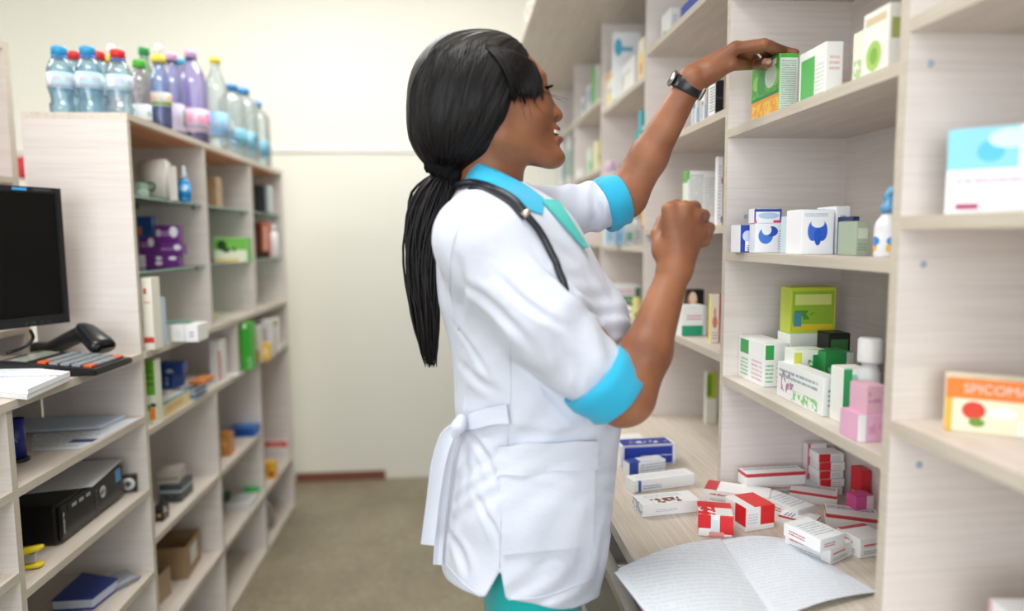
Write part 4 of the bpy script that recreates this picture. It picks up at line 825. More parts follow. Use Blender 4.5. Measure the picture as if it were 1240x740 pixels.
# barcode scanner (head forward, handle lying back)
hd = on(112, 408, y=1.60); tail = on(48, 418, y=1.66)
sc = thing('barcode_scanner', 'black handheld barcode scanner lying behind the calculator', 'scanner', (0, 0, 0))
zb_ = ZL
def rings(path, rx, rz, n=16):
    V = []; Fs = []
    path = np.asarray(path, float); T_3 = np.gradient(path, axis=0); T_3 /= np.linalg.norm(T_3, axis=1)[:, None]
    for i, p in enumerate(path):
        s_ = np.cross(T_3[i], [0, 0, 1]); s_ /= np.linalg.norm(s_); up = np.cross(s_, T_3[i])
        for k in range(n):
            t = 2*math.pi*k/n; V.append(tuple(p+s_*rx[i]*math.copysign(abs(math.cos(t))**.8, math.cos(t))+up*rz[i]*math.copysign(abs(math.sin(t))**.8, math.sin(t))))
    for i in range(len(path)-1):
        for k in range(n): k2 = (k+1) % n; Fs.append((i*n+k, i*n+k2, (i+1)*n+k2, (i+1)*n+k))
    Fs.append(tuple(range(n))[::-1]); Fs.append(tuple((len(path)-1)*n+k for k in range(n)))
    return V, Fs
def ringobj(name, path, rx, rz, mat, parent, n=16):
    V, Fs = rings(path, rx, rz, n); me = bpy.data.meshes.new(name); me.from_pydata(V, [], Fs); me.update()
    bm = bmesh.new(); bm.from_mesh(me); bmesh.ops.recalc_face_normals(bm, faces=bm.faces[:]); bm.to_mesh(me); bm.free()
    return link(name, me, mat, parent, True)
gl = plain('#1b1d21', .28)
A = on(98, 396, y=1.66); B = on(126, 421, y=1.625)
hp = [A+(B-A)*t for t in np.linspace(-.12, 1.02, 9)]
ringobj('scanner_head', hp, [.004, .016, .021, .023, .024, .026, .028, .030, .028], [.004, .013, .018, .020, .020, .020, .020, .019, .016], gl, sc)
ringobj('scan_window', [B+(B-A)*.02, B+(B-A)*.05], [.026, .024], [.014, .012], plain('#0a0b0d', .1), sc)
Hs = A+(B-A)*.22; He = on(44, 424, y=1.72); He[2] = ZL+.022
hpth = spline([Hs, Hs+(He-Hs)*.35+np.array([0, 0, -.006]), Hs+(He-Hs)*.7+np.array([0, 0, -.012]), He], 12)
hpth[:, 2] = np.maximum(hpth[:, 2], ZL+.0195)
ringobj('scanner_handle', hpth, np.linspace(.019, .016, 12), np.linspace(.019, .017, 12), gl, sc)
# spiral notepad
qs = [on(*q, z=ZL+.02) for q in ((84, 449), (32, 471), (-60, 464), (0, 441))]
npd = thing('spiral_notepad', 'white spiral notepad with blue writing on the worktop', 'notepad')
def quadstack(name, q, z0, z1, mat, parent=None):
    bm = bmesh.new(); lo = [bm.verts.new((p[0], p[1], z0)) for p in q]; hi = [bm.verts.new((p[0], p[1], z1)) for p in q]
    bm.faces.new(lo[::-1]); bm.faces.new(hi)
    for i in range(4): bm.faces.new((lo[i], lo[(i+1) % 4], hi[(i+1) % 4], hi[i]))
    bmesh.ops.recalc_face_normals(bm, faces=bm.faces[:]); return from_bm(name, bm, mat, parent)
pap = printmat('#eef1f6', [('Z', .0, 1, .45, .48, '#3f5aa8'), ('Z', .1, .9, .1, .9, '#d2d9e6', 't', 14)], .8)
quadstack('page_block', qs, ZL+.0006, ZL+.009, plain('#e6e8ec', .8), npd)
c_ = sum(qs)/4; q2 = [c_+(p-c_)*.985+np.array([.002, .001, 0]) for p in qs]; quadstack('page_block', q2, ZL+.0095, ZL+.019, pap, npd)
for t in np.linspace(.05, .95, 14):
    p = qs[3]*(1-t)+qs[0]*t; cpt = [(p[0]+.006*math.cos(u), p[1]-.004+.006*math.sin(u)*.4, ZL+.0105+.0088*math.sin(u)) for u in np.linspace(0, 2*math.pi, 11)]
    tubes('spiral_ring', [(cpt, .0008)], M['dark'], npd, 5)
# ---- first shelf under the worktop: cup and papers
zz = .842
cp = on(25, 560, z=zz); cup = thing('pen_cup', 'dark blue cup with white lettering at the left under the worktop', 'cup', (cp[0]-.012, cp[1]+.01, zz))
hc = on(25, 507, y=cp[1]+.01)[2]-zz
lathe('cup_body', [(0, .008), (.017, .008), (.017, hc), (.0155, hc), (.0155, .012), (0, .012)], plain('#1c2f86', .25), cup, 28)
lathe('cup_base', [(0, .0005), (.022, .0005), (.023, .004), (.018, .008), (0, .008)], M['black'], cup, 28)
lettering('COL', .009, plain('#dfe6f2', .5), cup, (.004, -.0178, hc*.55), (math.radians(90), 0, math.radians(8)))
for i, (q, dz, s) in enumerate(((((38, 546), (98, 543), (168, 507), (40, 508)), .0008, 'printed paper sheet with red letterhead under the worktop'), (((60, 520), (165, 515), (170, 499), (62, 503)), .004, 'bluish paper folder behind the printed sheet under the worktop'))):
    g = [on(*p, z=zz+.002) for p in q]
    for p in g: p[0] = max(p[0], -1.11); p[1] = min(p[1], YN-.004)
    if i: g = [np.array([-1.11, 1.60, 0]), np.array([-.83, 1.63, 0]), np.array([-.82, 1.735, 0]), np.array([-1.11, 1.735, 0])]
    tag(quadstack('paper_sheet', g, zz+dz, zz+dz+(.0008 if not i else .006), printmat(('#e6eaf2', '#c9d6ea')[i], [('Z', .2, .45, .7, .78, '#c0485a', 't', 2), ('Z', .05, .9, .1, .65, '#b3bccb', 't', 12), ('Z', .75, .95, .2, .3, '#46557a')] if not i else [], .8)), s, 'paper')
# ---- second shelf: computer with paper on it, clock and stapler
zz = .652
pcn = on(70, 662, z=zz); yfar = 1.745; xq = pcn[0]
pc = thing('desktop_computer', 'black desktop computer case lying on the shelf', 'computer', (xq, pcn[1], zz))
hp_ = on(62, 613, y=pcn[1])[2]-zz; Lp = on(148, 596, x=xq)[1]-pcn[1]
Wp = xq+1.10
box('case', -Wp, 0, 0, Lp, .003, hp_, plain('#141518', .3), pc, .006)
box('front_bezel', 0, .008, .004, Lp-.004, .008, hp_-.004, plain('#0f1012', .25), pc, .003)
box('drive_tray', .008, .0088, .03, Lp*.42, hp_*.72, hp_*.9, plain('#1d1f22', .2), pc)
for k in range(3): box('front_port', .008, .0092, .045+.028*k, .062+.028*k, hp_*.76, hp_*.84, plain('#a7adb3', .35), pc)
for k in range(4): box('front_port', .008, .0092, Lp*.5, Lp*.5+.008, hp_*(.25+.15*k), hp_*(.33+.15*k), plain('#3b3e43', .35), pc)
lg = lathe('round_badge', [(0, 0), (.014, 0), (.013, .002), (0, .0025)], M['chrome'], pc, 24); lg.location = (.008, Lp*.62, hp_*.6); lg.rotation_euler = (0, math.radians(90), 0)
box('blue_sticker', .008, .0088, Lp*.84, Lp*.84+.022, hp_*.58, hp_*.58+.03, plain('#5aa0d8', .4), pc)
lettering('OPTIPLEX 780', .0075, plain('#c9cdd2', .4), pc, (.0085, .014, hp_*.5), (0, math.radians(90), 0) if False else (math.radians(90), math.radians(-90), math.radians(90)))
g = [np.array([-1.09, pcn[1]+.03, 0]), on(112, 590, z=zz+hp_), on(150, 556, z=zz+hp_), np.array([-1.09, 1.70, 0])]
tag(quadstack('paper_sheet', g, zz+hp_+.0012, zz+hp_+.0022, plain('#e9edf5', .8)), 'blank white paper sheet lying on the computer case', 'paper')
ckp = on(157, 596, z=zz); ck = thing('desk_clock', 'small black square clock with white dial at the computer end', 'clock', (ckp[0]-.002, max(ckp[1], pcn[1]+Lp+.012), zz), math.radians(20))
box('clock_case', -.020, .020, -.006, .006, .0005, .045, M['black'], ck, .002)
d = lathe('dial', [(0, 0), (.0155, 0), (.0155, .001), (0, .0012)], plain('#eef0f2', .5), ck, 28); d.location = (0, -.0061, .023); d.rotation_euler = (math.radians(90), 0, 0)
for k in range(8):
    t = k*math.pi/4; hnd = box('dial_mark', -.0013, .0013, -.0004, .0004, .004, .013, M['black'], ck); hnd.location = (0, -.0078, .023); hnd.rotation_euler = (0, t, 0)
stp = on(40, 690, z=zz); st = thing('stapler', 'yellow stapler at the front of the computer shelf', 'stapler', (stp[0]-.01, stp[1]+.006, zz), math.radians(15))
yl = plain('#e9d21e', .35)
ringobj('stapler_base', [(-.03, 0, .006), (-.02, 0, .006), (.0, 0, .005), (.018, 0, .006), (.024, 0, .006)], [.006, .011, .011, .012, .006], [.004, .005, .0045, .0052, .003], yl, st, 12)
ringobj('stapler_arm', [(-.03, 0, .030), (-.02, 0, .034), (.0, 0, .036), (.018, 0, .039), (.026, 0, .041)], [.006, .010, .010, .010, .005], [.004, .007, .007, .005, .003], yl, st, 12)
box('magazine_rail', -.026, .012, -.005, .005, .012, .030, M['chrome'], st, .001)
# ---- third shelf: book, bag, packet
zz = .435
q = [on(*p, z=zz+.03) for p in ((62, 727), (112, 724), (143, 700), (100, 693))]
for p in q: p[0] = max(p[0], -1.1)
bkk = thing('hardback_book', 'dark blue hardback book on the lowest visible cabinet shelf', 'book')
quadstack('book_cover', q, zz+.026, zz+.030, plain('#1e3a8f', .35), bkk); c_ = sum(q)/4; quadstack('page_block', [c_+(p-c_)*.97 for p in q], zz+.006, zz+.026, plain('#cfd6e6', .8), bkk); quadstack('book_cover', q, zz+.002, zz+.006, plain('#1e3a8f', .35), bkk)
pbg = lathe('plastic_bag', [(0, 0), (.06, 0), (.07, .008), (.06, .014), (.03, .018), (0, .016)], glassmat('bag_film_grey', '#d4d9e2', .2, .3, .6), None, 24, wob=lambda a, z: 1+.14*math.sin(4*a+z*60)+.08*math.sin(9*a)); pbg.location = (-.845, 1.70, zz+.0005); pbg.scale = (.6, .6, 1); tag(pbg, 'clear crumpled plastic wrap beside the blue book', 'bag')
carton('snack_packet', 'brown and red packet in front of the blue book', -.93, -.86, 1.345, 1.40, zz, printmat('#8a4634', [('A', .1, .9, .3, .7, '#5c2c22', 'n'), ('Z', .1, .9, .2, .7, '#c9b6a6', 'n')]), .045, .5, 'packet')
# red thing seen in the gap behind the unit
rd = thing('wall_sign', 'red round sign on the far wall seen in the left gap', 'sign', tuple(on(29, 203, y=YW-.004)))
s_ = lathe('sign_disc', [(0, 0), (.055, 0), (.055, .006), (0, .006)], plain('#d8343c', .4), rd, 28); s_.rotation_euler = (math.radians(90), 0, 0)
# ================================================================== the person (smooth distance-field modelling, meshed with surface nets)
def W(px, py, y): return on(px, py, y=y)
def rc(a, b, r1, r2):
    a, b = np.asarray(a, float), np.asarray(b, float); ab = b-a; L2 = ab@ab+1e-12
    def f(p):
        q = p-a; t = np.clip((q@ab)/L2, 0, 1)
        return np.linalg.norm(q-t[..., None]*ab, axis=-1)-(r1+(r2-r1)*t)
    return f
def ell(c, r, ang=0.):
    """ellipsoid; ang tilts it in the x-z plane (nose-up positive)"""
    c = np.asarray(c, float); r = np.asarray(r, float); ca, sa = math.cos(ang), math.sin(ang)
    def f(p):
        d = p-c; x = d[..., 0]*ca+d[..., 2]*sa; z = -d[..., 0]*sa+d[..., 2]*ca; q = np.stack([x, d[..., 1], z], -1)
        k0 = np.linalg.norm(q/r, axis=-1)+1e-9; k1 = np.linalg.norm(q/(r*r), axis=-1)+1e-9
        return k0*(k0-1)/k1
    return f
def loft(rows, yc, n=2.3):
    """rows (z, xback, xfront, halfwidth) from top to bottom"""
    rows = sorted(rows); Z = np.array([r[0] for r in rows]); A = np.array([(r[2]-r[1])/2 for r in rows]); X = np.array([(r[2]+r[1])/2 for r in rows]); B = np.array([r[3] for r in rows])
    zz = np.linspace(Z[0], Z[-1], 160); ker = np.hanning(13); ker /= ker.sum()
    def sm(v): w_ = np.interp(zz, Z, v); return np.convolve(np.pad(w_, 6, mode='edge'), ker, 'valid')
    A2, X2, B2 = sm(A), sm(X), sm(B)
    def f(p):
        z = p[..., 2]; a, x, b = np.interp(z, zz, A2), np.interp(z, zz, X2), np.interp(z, zz, B2)
        dx, dy = p[..., 0]-x, p[..., 1]-yc; rho = (np.abs(dx/a)**n+np.abs(dy/b)**n)**(1/n)+1e-6
        d = np.sqrt(dx*dx+dy*dy)*(1-1/rho); d = np.where(rho < .3, -np.minimum(a, b)*.7, d)
        return np.maximum(np.maximum(d, z-zz[-1]), zz[0]-z)
    return f
def smin(a, b, k):
    if k <= 0: return np.minimum(a, b)
    h = np.clip(.5+.5*(b-a)/k, 0, 1); return b+(a-b)*h-k*h*(1-h)
def smax(a, b, k): return -smin(-a, -b, k)
class SDF:
    def __init__(s): s.ops = []; s.post = None
    def add(s, f, k=.01): s.ops.append((1, f, k)); return s
    def cut(s, f, k=.004): s.ops.append((-1, f, k)); return s
    def ev(s, p, use=None, post=True):
        d = np.full(p.shape[:-1], 9.)
        for i, (m_, f, k) in enumerate(s.ops):
            if use is not None and not use[i]: continue
            v = f(p); d = smin(d, v, k) if m_ > 0 else smax(d, -v, k)
        return s.post(p, d) if (post and s.post) else d
    def hits(s, P2, off=0., t0=.55):
        """march camera-side rays onto the surface: the point of the cloth or skin seen at these pixels"""
        P2 = np.asarray(P2, float).reshape(-1, 2); v = _fw+CR*((P2[:, 0]-620)/F_PX)[:, None]-CU*((P2[:, 1]-370)/F_PX)[:, None]; v /= np.linalg.norm(v, axis=1)[:, None]; t = np.full(len(P2), t0)
        act = np.arange(len(t))
        for _ in range(60):
            d = s.ev(CP+v[act]*t[act][:, None]); t[act] = t[act]+d*.85; act = act[(np.abs(d) > .0006) & (t[act] < 2.2)]
            if not len(act): break
        p = CP+v*t[:, None]
        if off:
            e_ = .003; g = np.stack([s.ev(p+np.eye(3)[i]*e_)-s.ev(p-np.eye(3)[i]*e_) for i in range(3)], 1); p = p+g/(np.linalg.norm(g, axis=1)[:, None]+1e-9)*off
        return p
    def hit(s, px, py, off=0.): return s.hits([(px, py)], off)[0]
    def mesh(s, lo, hi, vsz, B=16):
        lo, hi = np.asarray(lo, float), np.asarray(hi, float); nb = np.ceil((hi-lo)/(vsz*B)).astype(int); bs = vsz*B
        ctr = np.stack(np.meshgrid(*[lo[i]+(np.arange(nb[i])+.5)*bs for i in range(3)], indexing='ij'), -1).reshape(-1, 3)
        ids = np.stack(np.meshgrid(*[np.arange(n_) for n_ in nb], indexing='ij'), -1).reshape(-1, 3)
        PV = np.stack([f(ctr) for _, f, _ in s.ops], 1); dc = s.ev(ctr); rad = bs*.87
        keep = np.abs(dc) < rad*1.5+.012; ctr, ids, PV = ctr[keep], ids[keep], PV[keep]
        un = np.array([o[0] > 0 for o in s.ops]); ks = np.array([o[2] for o in s.ops])
        g = np.stack(np.meshgrid(*[np.arange(B+1)]*3, indexing='ij'), -1)
        N = nb*B+2; keyf = lambda c: (c[..., 0]+1)+(c[..., 1]+1)*N[0]+(c[..., 2]+1)*N[0]*N[1]
        K, V, Q = [], [], []; corners = [(a, b, c) for a in (0, 1) for b in (0, 1) for c in (0, 1)]
        edges = [(i, j) for i in range(8) for j in range(i+1, 8) if sum(abs(corners[i][q]-corners[j][q]) for q in range(3)) == 1]
        for c, bid, pv in zip(ctr, ids, PV):
            best = pv[un].min(); use = np.where(un, pv < best+2.6*rad+2*ks, pv < 1.4*rad+ks)
            G = g+bid*B; P_ = lo+G*vsz; v = s.ev(P_, use); sg = v < 0
            if sg.all() or not sg.any(): continue
            cv = [v[a:a+B, b:b+B, d:d+B] for a, b, d in corners]; cs = sum((x < 0).astype(np.int8) for x in cv); act = np.argwhere((cs > 0) & (cs < 8))
            if not len(act): continue
            vals = np.stack([x[act[:, 0], act[:, 1], act[:, 2]] for x in cv], 1); acc = np.zeros((len(act), 3)); cnt = np.zeros(len(act))
            for i, j in edges:
                a, b = vals[:, i], vals[:, j]; m_ = (a < 0) != (b < 0); t = np.where(m_, a/(a-b+1e-20*(a == b)), 0)
                pt = np.array(corners[i])+t[:, None]*(np.array(corners[j])-np.array(corners[i])); acc += pt*m_[:, None]; cnt += m_
            gc = act+bid*B; K.append(keyf(gc)); V.append(lo+(gc+acc/cnt[:, None])*vsz)
            for ax in range(3):
                s0 = sg[:B, :B, :B]; s1 = sg[1:, :B, :B] if ax == 0 else sg[:B, 1:, :B] if ax == 1 else sg[:B, :B, 1:]
                e_ = np.argwhere(s0 != s1)
                if not len(e_): continue
                flip = s0[e_[:, 0], e_[:, 1], e_[:, 2]]; ge = e_+bid*B; u, w_ = [(1, 2), (2, 0), (0, 1)][ax]; du = np.eye(3, dtype=int)[u]; dw = np.eye(3, dtype=int)[w_]
                q = np.stack([keyf(ge-du-dw), keyf(ge-dw), keyf(ge), keyf(ge-du)], 1); q[~flip] = q[~flip][:, ::-1]; Q.append(q)
        K = np.concatenate(K); V = np.concatenate(V); Q = np.concatenate(Q); o = np.argsort(K); K, V = K[o], V[o]
        ix = np.searchsorted(K, Q); ix = np.clip(ix, 0, len(K)-1); ok = (K[ix] == Q).all(1)
        return V, ix[ok]
def sdf_obj(name, S, lo, hi, vsz, mat, parent=None):
    V, Q = S.mesh(lo, hi, vsz); me = bpy.data.meshes.new(name)
    me.vertices.add(len(V)); me.vertices.foreach_set('co', V.astype(np.float32).ravel()); me.loops.add(len(Q)*4); me.loops.foreach_set('vertex_index', Q.astype(np.int32).ravel())
    me.polygons.add(len(Q)); me.polygons.foreach_set('loop_start', np.arange(0, len(Q)*4, 4, dtype=np.int32)); me.update(calc_edges=True); me.validate()
    o = link(name, me, mat, parent, True); return o, V

# ---- materials of the person
def skinmat():
    t = NT('brown_skin'); P_ = t.coord()
    n1 = t.noise(P_, 14, 4); n2 = t.noise(P_, 420, 2)
    col = t.ramp(n1, [(.3, srgb('#7a4b34')), (.52, srgb('#8d5b40')), (.75, srgb('#9f6b4d'))])
    at = t.n('ShaderNodeAttribute', attribute_name='skin_tint'); sx = t.sep(at.outputs['Vector'])
    col = t.mix(sx[0], col, srgb('#7d443c')); col = t.mix(sx[1], col, srgb('#d3a792')); col = t.mix(sx[2], col, srgb('#b9785a'))
    t.bump(n2, .10, .0015)
    t.set(col, .48, spec=.36, Subsurface_Weight=.10, Subsurface_Scale=.01); t.b.inputs['Subsurface Radius'].default_value = (1., .35, .2)
    return t.m
def clothmat(name, c, c2, weave=900, rough=.85, sheen=.2):
    t = NT(name); P_ = t.coord(); n = t.noise(P_, 9, 4); col = t.mix(n, srgb(c), srgb(c2))
    n3 = t.noise(P_, weave, 2); n4 = t.noise(P_, 26, 5, .6)
    h = t.math('ADD', t.math('MULTIPLY', n3, .10), n4); t.bump(h, .38, .006)
    return t.set(col, rough, spec=.2, Sheen_Weight=sheen)
M['skin'] = skinmat(); M['coat'] = clothmat('white_cotton', '#d2d7e5', '#cad0e0')
M['turq'] = clothmat('turquoise_cotton', '#33b3db', '#2ca6cf'); M['teal'] = clothmat('teal_cotton', '#17b0b0', '#14a3a4'); M['mint'] = clothmat('mint_cotton', '#4cc4bd', '#43b8b2')
def hairmat():
    t = NT('black_hair'); P_ = t.coord(); n = t.noise(t.scale(P_, (60, 60, 60)), 4, 3)
    col = t.mix(n, srgb('#080708'), srgb('#141012')); t.set(col, .45, spec=.28)
    return t.m
M['hair'] = hairmat()

YC = 1.10
person = thing('person', 'woman in white coat and turquoise collar reaching for a green medicine box', 'person', (.12, YC, 0)); PO = Vector((.12, YC, 0))
def child(o): o.location = o.location-PO; return o

# ---- hand joints
aE, aB, aW = W(757, 479, .945), W(783, 425, .955), W(817, 326, .985)          # near (right) elbow, forearm, wrist
fE, fB, fW = W(757, 238, 1.225), W(785, 190, 1.215), W(838, 98, 1.175)         # far (left) elbow, forearm, wrist
near_f = [  # knuckle, middle joint, end joint, tip, radius
 [W(811, 254, .984), W(819, 249, 1.022), W(811, 263, 1.047), W(806, 276, 1.035), .0096],
 [W(829, 253, .982), W(841, 251, 1.020), W(834, 268, 1.048), W(824, 280, 1.036), .0100],
 [W(842, 263, .985), W(852, 261, 1.018), W(846, 280, 1.044), W(834, 288, 1.034), .0096],
 [W(849, 279, .990), W(859, 276, 1.014), W(853, 293, 1.036), W(841, 298, 1.030), .0086]]
near_t = [W(803, 303, .994), W(797, 284, 1.012), W(803, 268, 1.034), W(816, 265, 1.058), .0104]
HT = HB['z']+HB['h']                                                            # top of the held box
def top_at(x, y, r): return np.array([x, y, HT+r+.0006])
bx0, by0, by1 = HB['x0'], HB['y0'], HB['y1']
far_f = [
 [W(889, 59, 1.150), W(925, 53, 1.130), top_at(bx0+.018, by0+.022, .0085), top_at(bx0+.034, by0+.012, .0070)-np.array([0, 0, .004]), .0090],
 [W(891, 58, 1.172), W(930, 55, 1.158), top_at(bx0+.022, by0+.045, .0085), top_at(bx0+.043, by0+.038, .0072)-np.array([0, 0, .006]), .0093],
 [W(887, 62, 1.194), W(922, 58, 1.186), top_at(bx0+.016, by0+.070, .0085), top_at(bx0+.037, by0+.066, .0072)-np.array([0, 0, .004]), .0090],
 [W(880, 69, 1.212), W(908, 65, 1.210), top_at(bx0+.004, by0+.094, .0080), top_at(bx0+.022, by0+.094, .0066), .0080]]
far_t = [W(862, 88, 1.160), W(886, 78, 1.150), np.array([bx0-.0120, on(909, 78, x=bx0-.0120)[1], on(909, 78, x=bx0-.0120)[2]]), np.array([bx0-.0092, on(930, 76, x=bx0-.0092)[1], on(930, 76, x=bx0-.0092)[2]]), .0100]

# ---- body
S = SDF()
S.add(ell(W(583, 116, YC), (.099, .076, .092)), .0)                              # skull
S.add(ell(W(622, 140, YC), (.060, .062, .070), -.25), .02)                       # face mass
S.add(ell(W(630, 100, YC), (.034, .056, .032), -.3), .015)                        # forehead
for s in (-1, 1):
    S.add(rc(W(606, 172, YC)+[0, s*.047, 0], W(664, 190, YC)+[0, s*.016, 0], .021, .0165), .022)   # jaw
    S.add(ell(W(641, 146, YC)+[0, s*.036, 0], (.026, .022, .024)), .02)          # cheek
    S.add(ell(W(645, 99, YC)+[0, s*.026, 0], (.016, .022, .008), .2), .012)      # brow ridge
    S.add(ell(W(646, 113, YC)+[0, s*.030, 0], (.0150, .0150, .0120)), .008)      # eye and lids
S.add(ell(W(655, 165, YC), (.024, .029, .028), .1), .016)                        # muzzle
S.add(rc(W(654, 112, YC), W(669.5, 136, YC), .0075, .0105), .010)                # nose bridge
S.add(ell(W(671.5, 139.5, YC), (.0135, .0125, .0105), -.25), .006)               # nose tip
for s in (-1, 1): S.add(ell(W(667.5, 142.5, YC)+[0, s*.0125, 0], (.0110, .0075, .0085)), .005)
S.add(ell(W(670, 156.5, YC), (.0125, .0210, .0070), -.35), .006)                 # upper lip
S.add(ell(W(672.5, 171, YC), (.0128, .0195, .0072), .3), .006)                   # lower lip
S.add(ell(W(671.5, 191.5, YC), (.0170, .0190, .0150)), .012)                     # chin
S.add(rc(W(598, 180, YC), W(588, 262, YC), .0500, .056), .022)                   # neck
S.cut(ell(W(676.5, 162.3, YC), (.0165, .0245, .0042), .10), .002)                    # parted lips
for s in (-1, 1):
    S.cut(ell(W(672.5, 145.5, YC)+[0, s*.0125, 0], (.0060, .0065, .0036), .35), .0020)   # nostrils
    S.cut(ell(W(659, 112, YC)+[0, s*.031, 0], (.0060, .0120, .0024), -.1), .003)    # eye slit
def limb(sh, el, bl, wr, r):
    S.add(rc(sh, el, r[0], r[1]), .02); S.add(rc(el, bl, r[1], r[2]), .015); S.add(rc(bl, wr, r[2], r[3]), .012)
limb(W(592, 300, .985), aE, aB, aW, (.046, .0405, .0345, .0225))
limb(W(640, 268, 1.235), fE, fB, fW, (.042, .0375, .0335, .0210))
S.add(rc(aE+np.array([-.008, 0, -.006]), aB, .036, .031), .012)
def hand(wr, fing, thumb, wt_):
    for k, fg in enumerate(fing):
        S.add(rc(wr, fg[0], .0200, fg[4]*1.22), .012)
    c = sum(f_[0] for f_ in fing)/4*.62+wr*.38; 
    S.add(rc(wr*.55+c*.45, thumb[0], .018, .0145), .012)
    for fg in fing:
        r = fg[4]; S.add(rc(fg[0], fg[1], r*1.12, r), .004); S.add(rc(fg[1], fg[2], r, r*.90), .0015); S.add(rc(fg[2], fg[3], r*.90, r*.74), .0015)
    r = thumb[4]; S.add(rc(thumb[0], thumb[1], .0150, r*1.08), .010); S.add(rc(thumb[1], thumb[2], r*1.08, r), .003); S.add(rc(thumb[2], thumb[3], r, r*.80), .0015)
hand(aW, near_f, near_t, 0); hand(fW, far_f, far_t, 0)
# trunk, hips and legs under the clothes
S.add(loft([(.70, .06, .17, .09), (.82, .05, .185, .10), (.95, .045, .20, .11), (1.05, .03, .215, .115), (1.15, .02, .215, .125), (1.25, 0.0, .18, .13), (1.30, .0, .15, .12), (1.34, .01, .12, .07)], YC), .02)
FT = [(np.array([.115, YC-.085, .80]), np.array([.115, YC-.09, .44]), np.array([.09, YC-.09, .085])), (np.array([.115, YC+.085, .80]), np.array([.12, YC+.09, .44]), np.array([.10, YC+.09, .085]))]
for h_, k_, a_ in FT:
    S.add(rc(h_, k_, .055, .048), .02); S.add(rc(k_, a_, .048, .030), .012); S.add(rc(a_+[-.02, 0, -.045], a_+[.13, 0, -.052], .03, .026), .01)
body, BV = sdf_obj('body', S, (-.13, .80, 0.0), (.70, 1.42, 1.68), .0025, M['skin'], person); child(body)
# tints that belong to the skin itself: lips, nails, palms
tint = np.zeros((len(BV), 3), np.float32)
lipu = np.minimum(ell(W(672, 157.5, YC), (.0135, .020, .0058), -.35)(BV), ell(W(674.5, 170.5, YC), (.0125, .019, .0070), .3)(BV)); tint[:, 0] = np.clip(1-lipu/.0012, 0, 1)
tint[:, 0] *= (BV[:, 0] > W(661, 160, YC)[0])
d_t = far_t[3]-far_t[2]; d_t /= np.linalg.norm(d_t); nc = far_t[3]+d_t*.001
nail = ell(nc+np.array([-.004, -.007, .003]), (.0085, .0052, .0062))(BV); tint[:, 1] = np.clip(1-nail/.0008, 0, 1)
at = body.data.attributes.new('skin_tint', 'FLOAT_VECTOR', 'POINT'); at.data.foreach_set('vector', tint.ravel())

# teeth, eyes, lashes, brows
def arch(y): return math.sqrt(max(0, 1-(y/.021)**2))
tg_ = []; x0_ = W(677, 161, YC)[0]-.0130; zt0, zt1 = W(670, 156.5, YC)[2], W(670, 163.6, YC)[2]
for i in range(5):
    row = []
    for k in range(57):
        y = -.0225+.045*k/56; f_ = abs(math.sin(math.pi*(k/56*9))); zb = zt1+.0012*(1-f_**.35); v_ = i/4
        row.append((x0_+.0130-.020*(1-math.sqrt(max(0, 1-(y/.025)**2)))-.0004*(1-f_**.3), YC+y, zt0*(1-v_)+zb*v_))
    tg_.append(row)
child(solid_sheet('teeth', tg_, .0015, plain('#f4f2ec', .25), person))
for s in (-1, 1):
    ec = W(649.0, 112, YC)+[0, s*.0305, 0]
    e_ = lathe('eyeball', [(0, -.0105)]+[(.0105*math.cos(a), .0105*math.sin(a)) for a in np.linspace(-1.4, 1.4, 11)]+[(0, .0105)], plain('#e9e4de', .2), person, 18); e_.location = Vector(ec)-PO
    ir = lathe('iris', [(0, .0098), (.0048, .0092), (.0048, .0099), (.002, .0108), (0, .0109)], plain('#22130c', .1), e_, 16); ir.rotation_euler = (0, math.radians(90), 0)
    lp = []
    for k in range(20):
        u = -1+2*k/19; b_ = ec+np.array([.0125*math.cos(u*.8), .0115*math.sin(u*.8)*1.1, .0022-.001*u*u])
        dirv = np.array([math.cos(u*.6), math.sin(u*.6)+s*.15, 0]); pts = [b_+dirv*(.0105*t)+np.array([0, 0, -.004*t+.005*t*t]) for t in (0, .3, .6, 1.)]
        lp.append((pts, [.0005, .00045, .0003, .00015]))
    child(tubes('eyelashes', lp, M['hair'], person, 5))['kind'] = 'stuff'
    bp = [S.hit(0, 0, 0)]*0
    br = []; bq = S.hits([(657.3-11*k/25, 101.5-10.5*math.sin(k/25*1.9)+k/25*4) for k in range(26)], .0004)
    for k in range(26):
        p = bq[k] if bq[k][1] < YC+.03 else np.array([bq[0][0], YC-.01, bq[0][2]])
        if s > 0: p = np.array([p[0], 2*YC-p[1], p[2]])
        br.append(([p, p+np.array([-.001, s*.003, .0030]), p+np.array([-.004, s*.007, .0035])], [.0008, .0008, .0003]))
    child(tubes('eyebrow', br, M['hair'], person, 5))['kind'] = 'stuff'

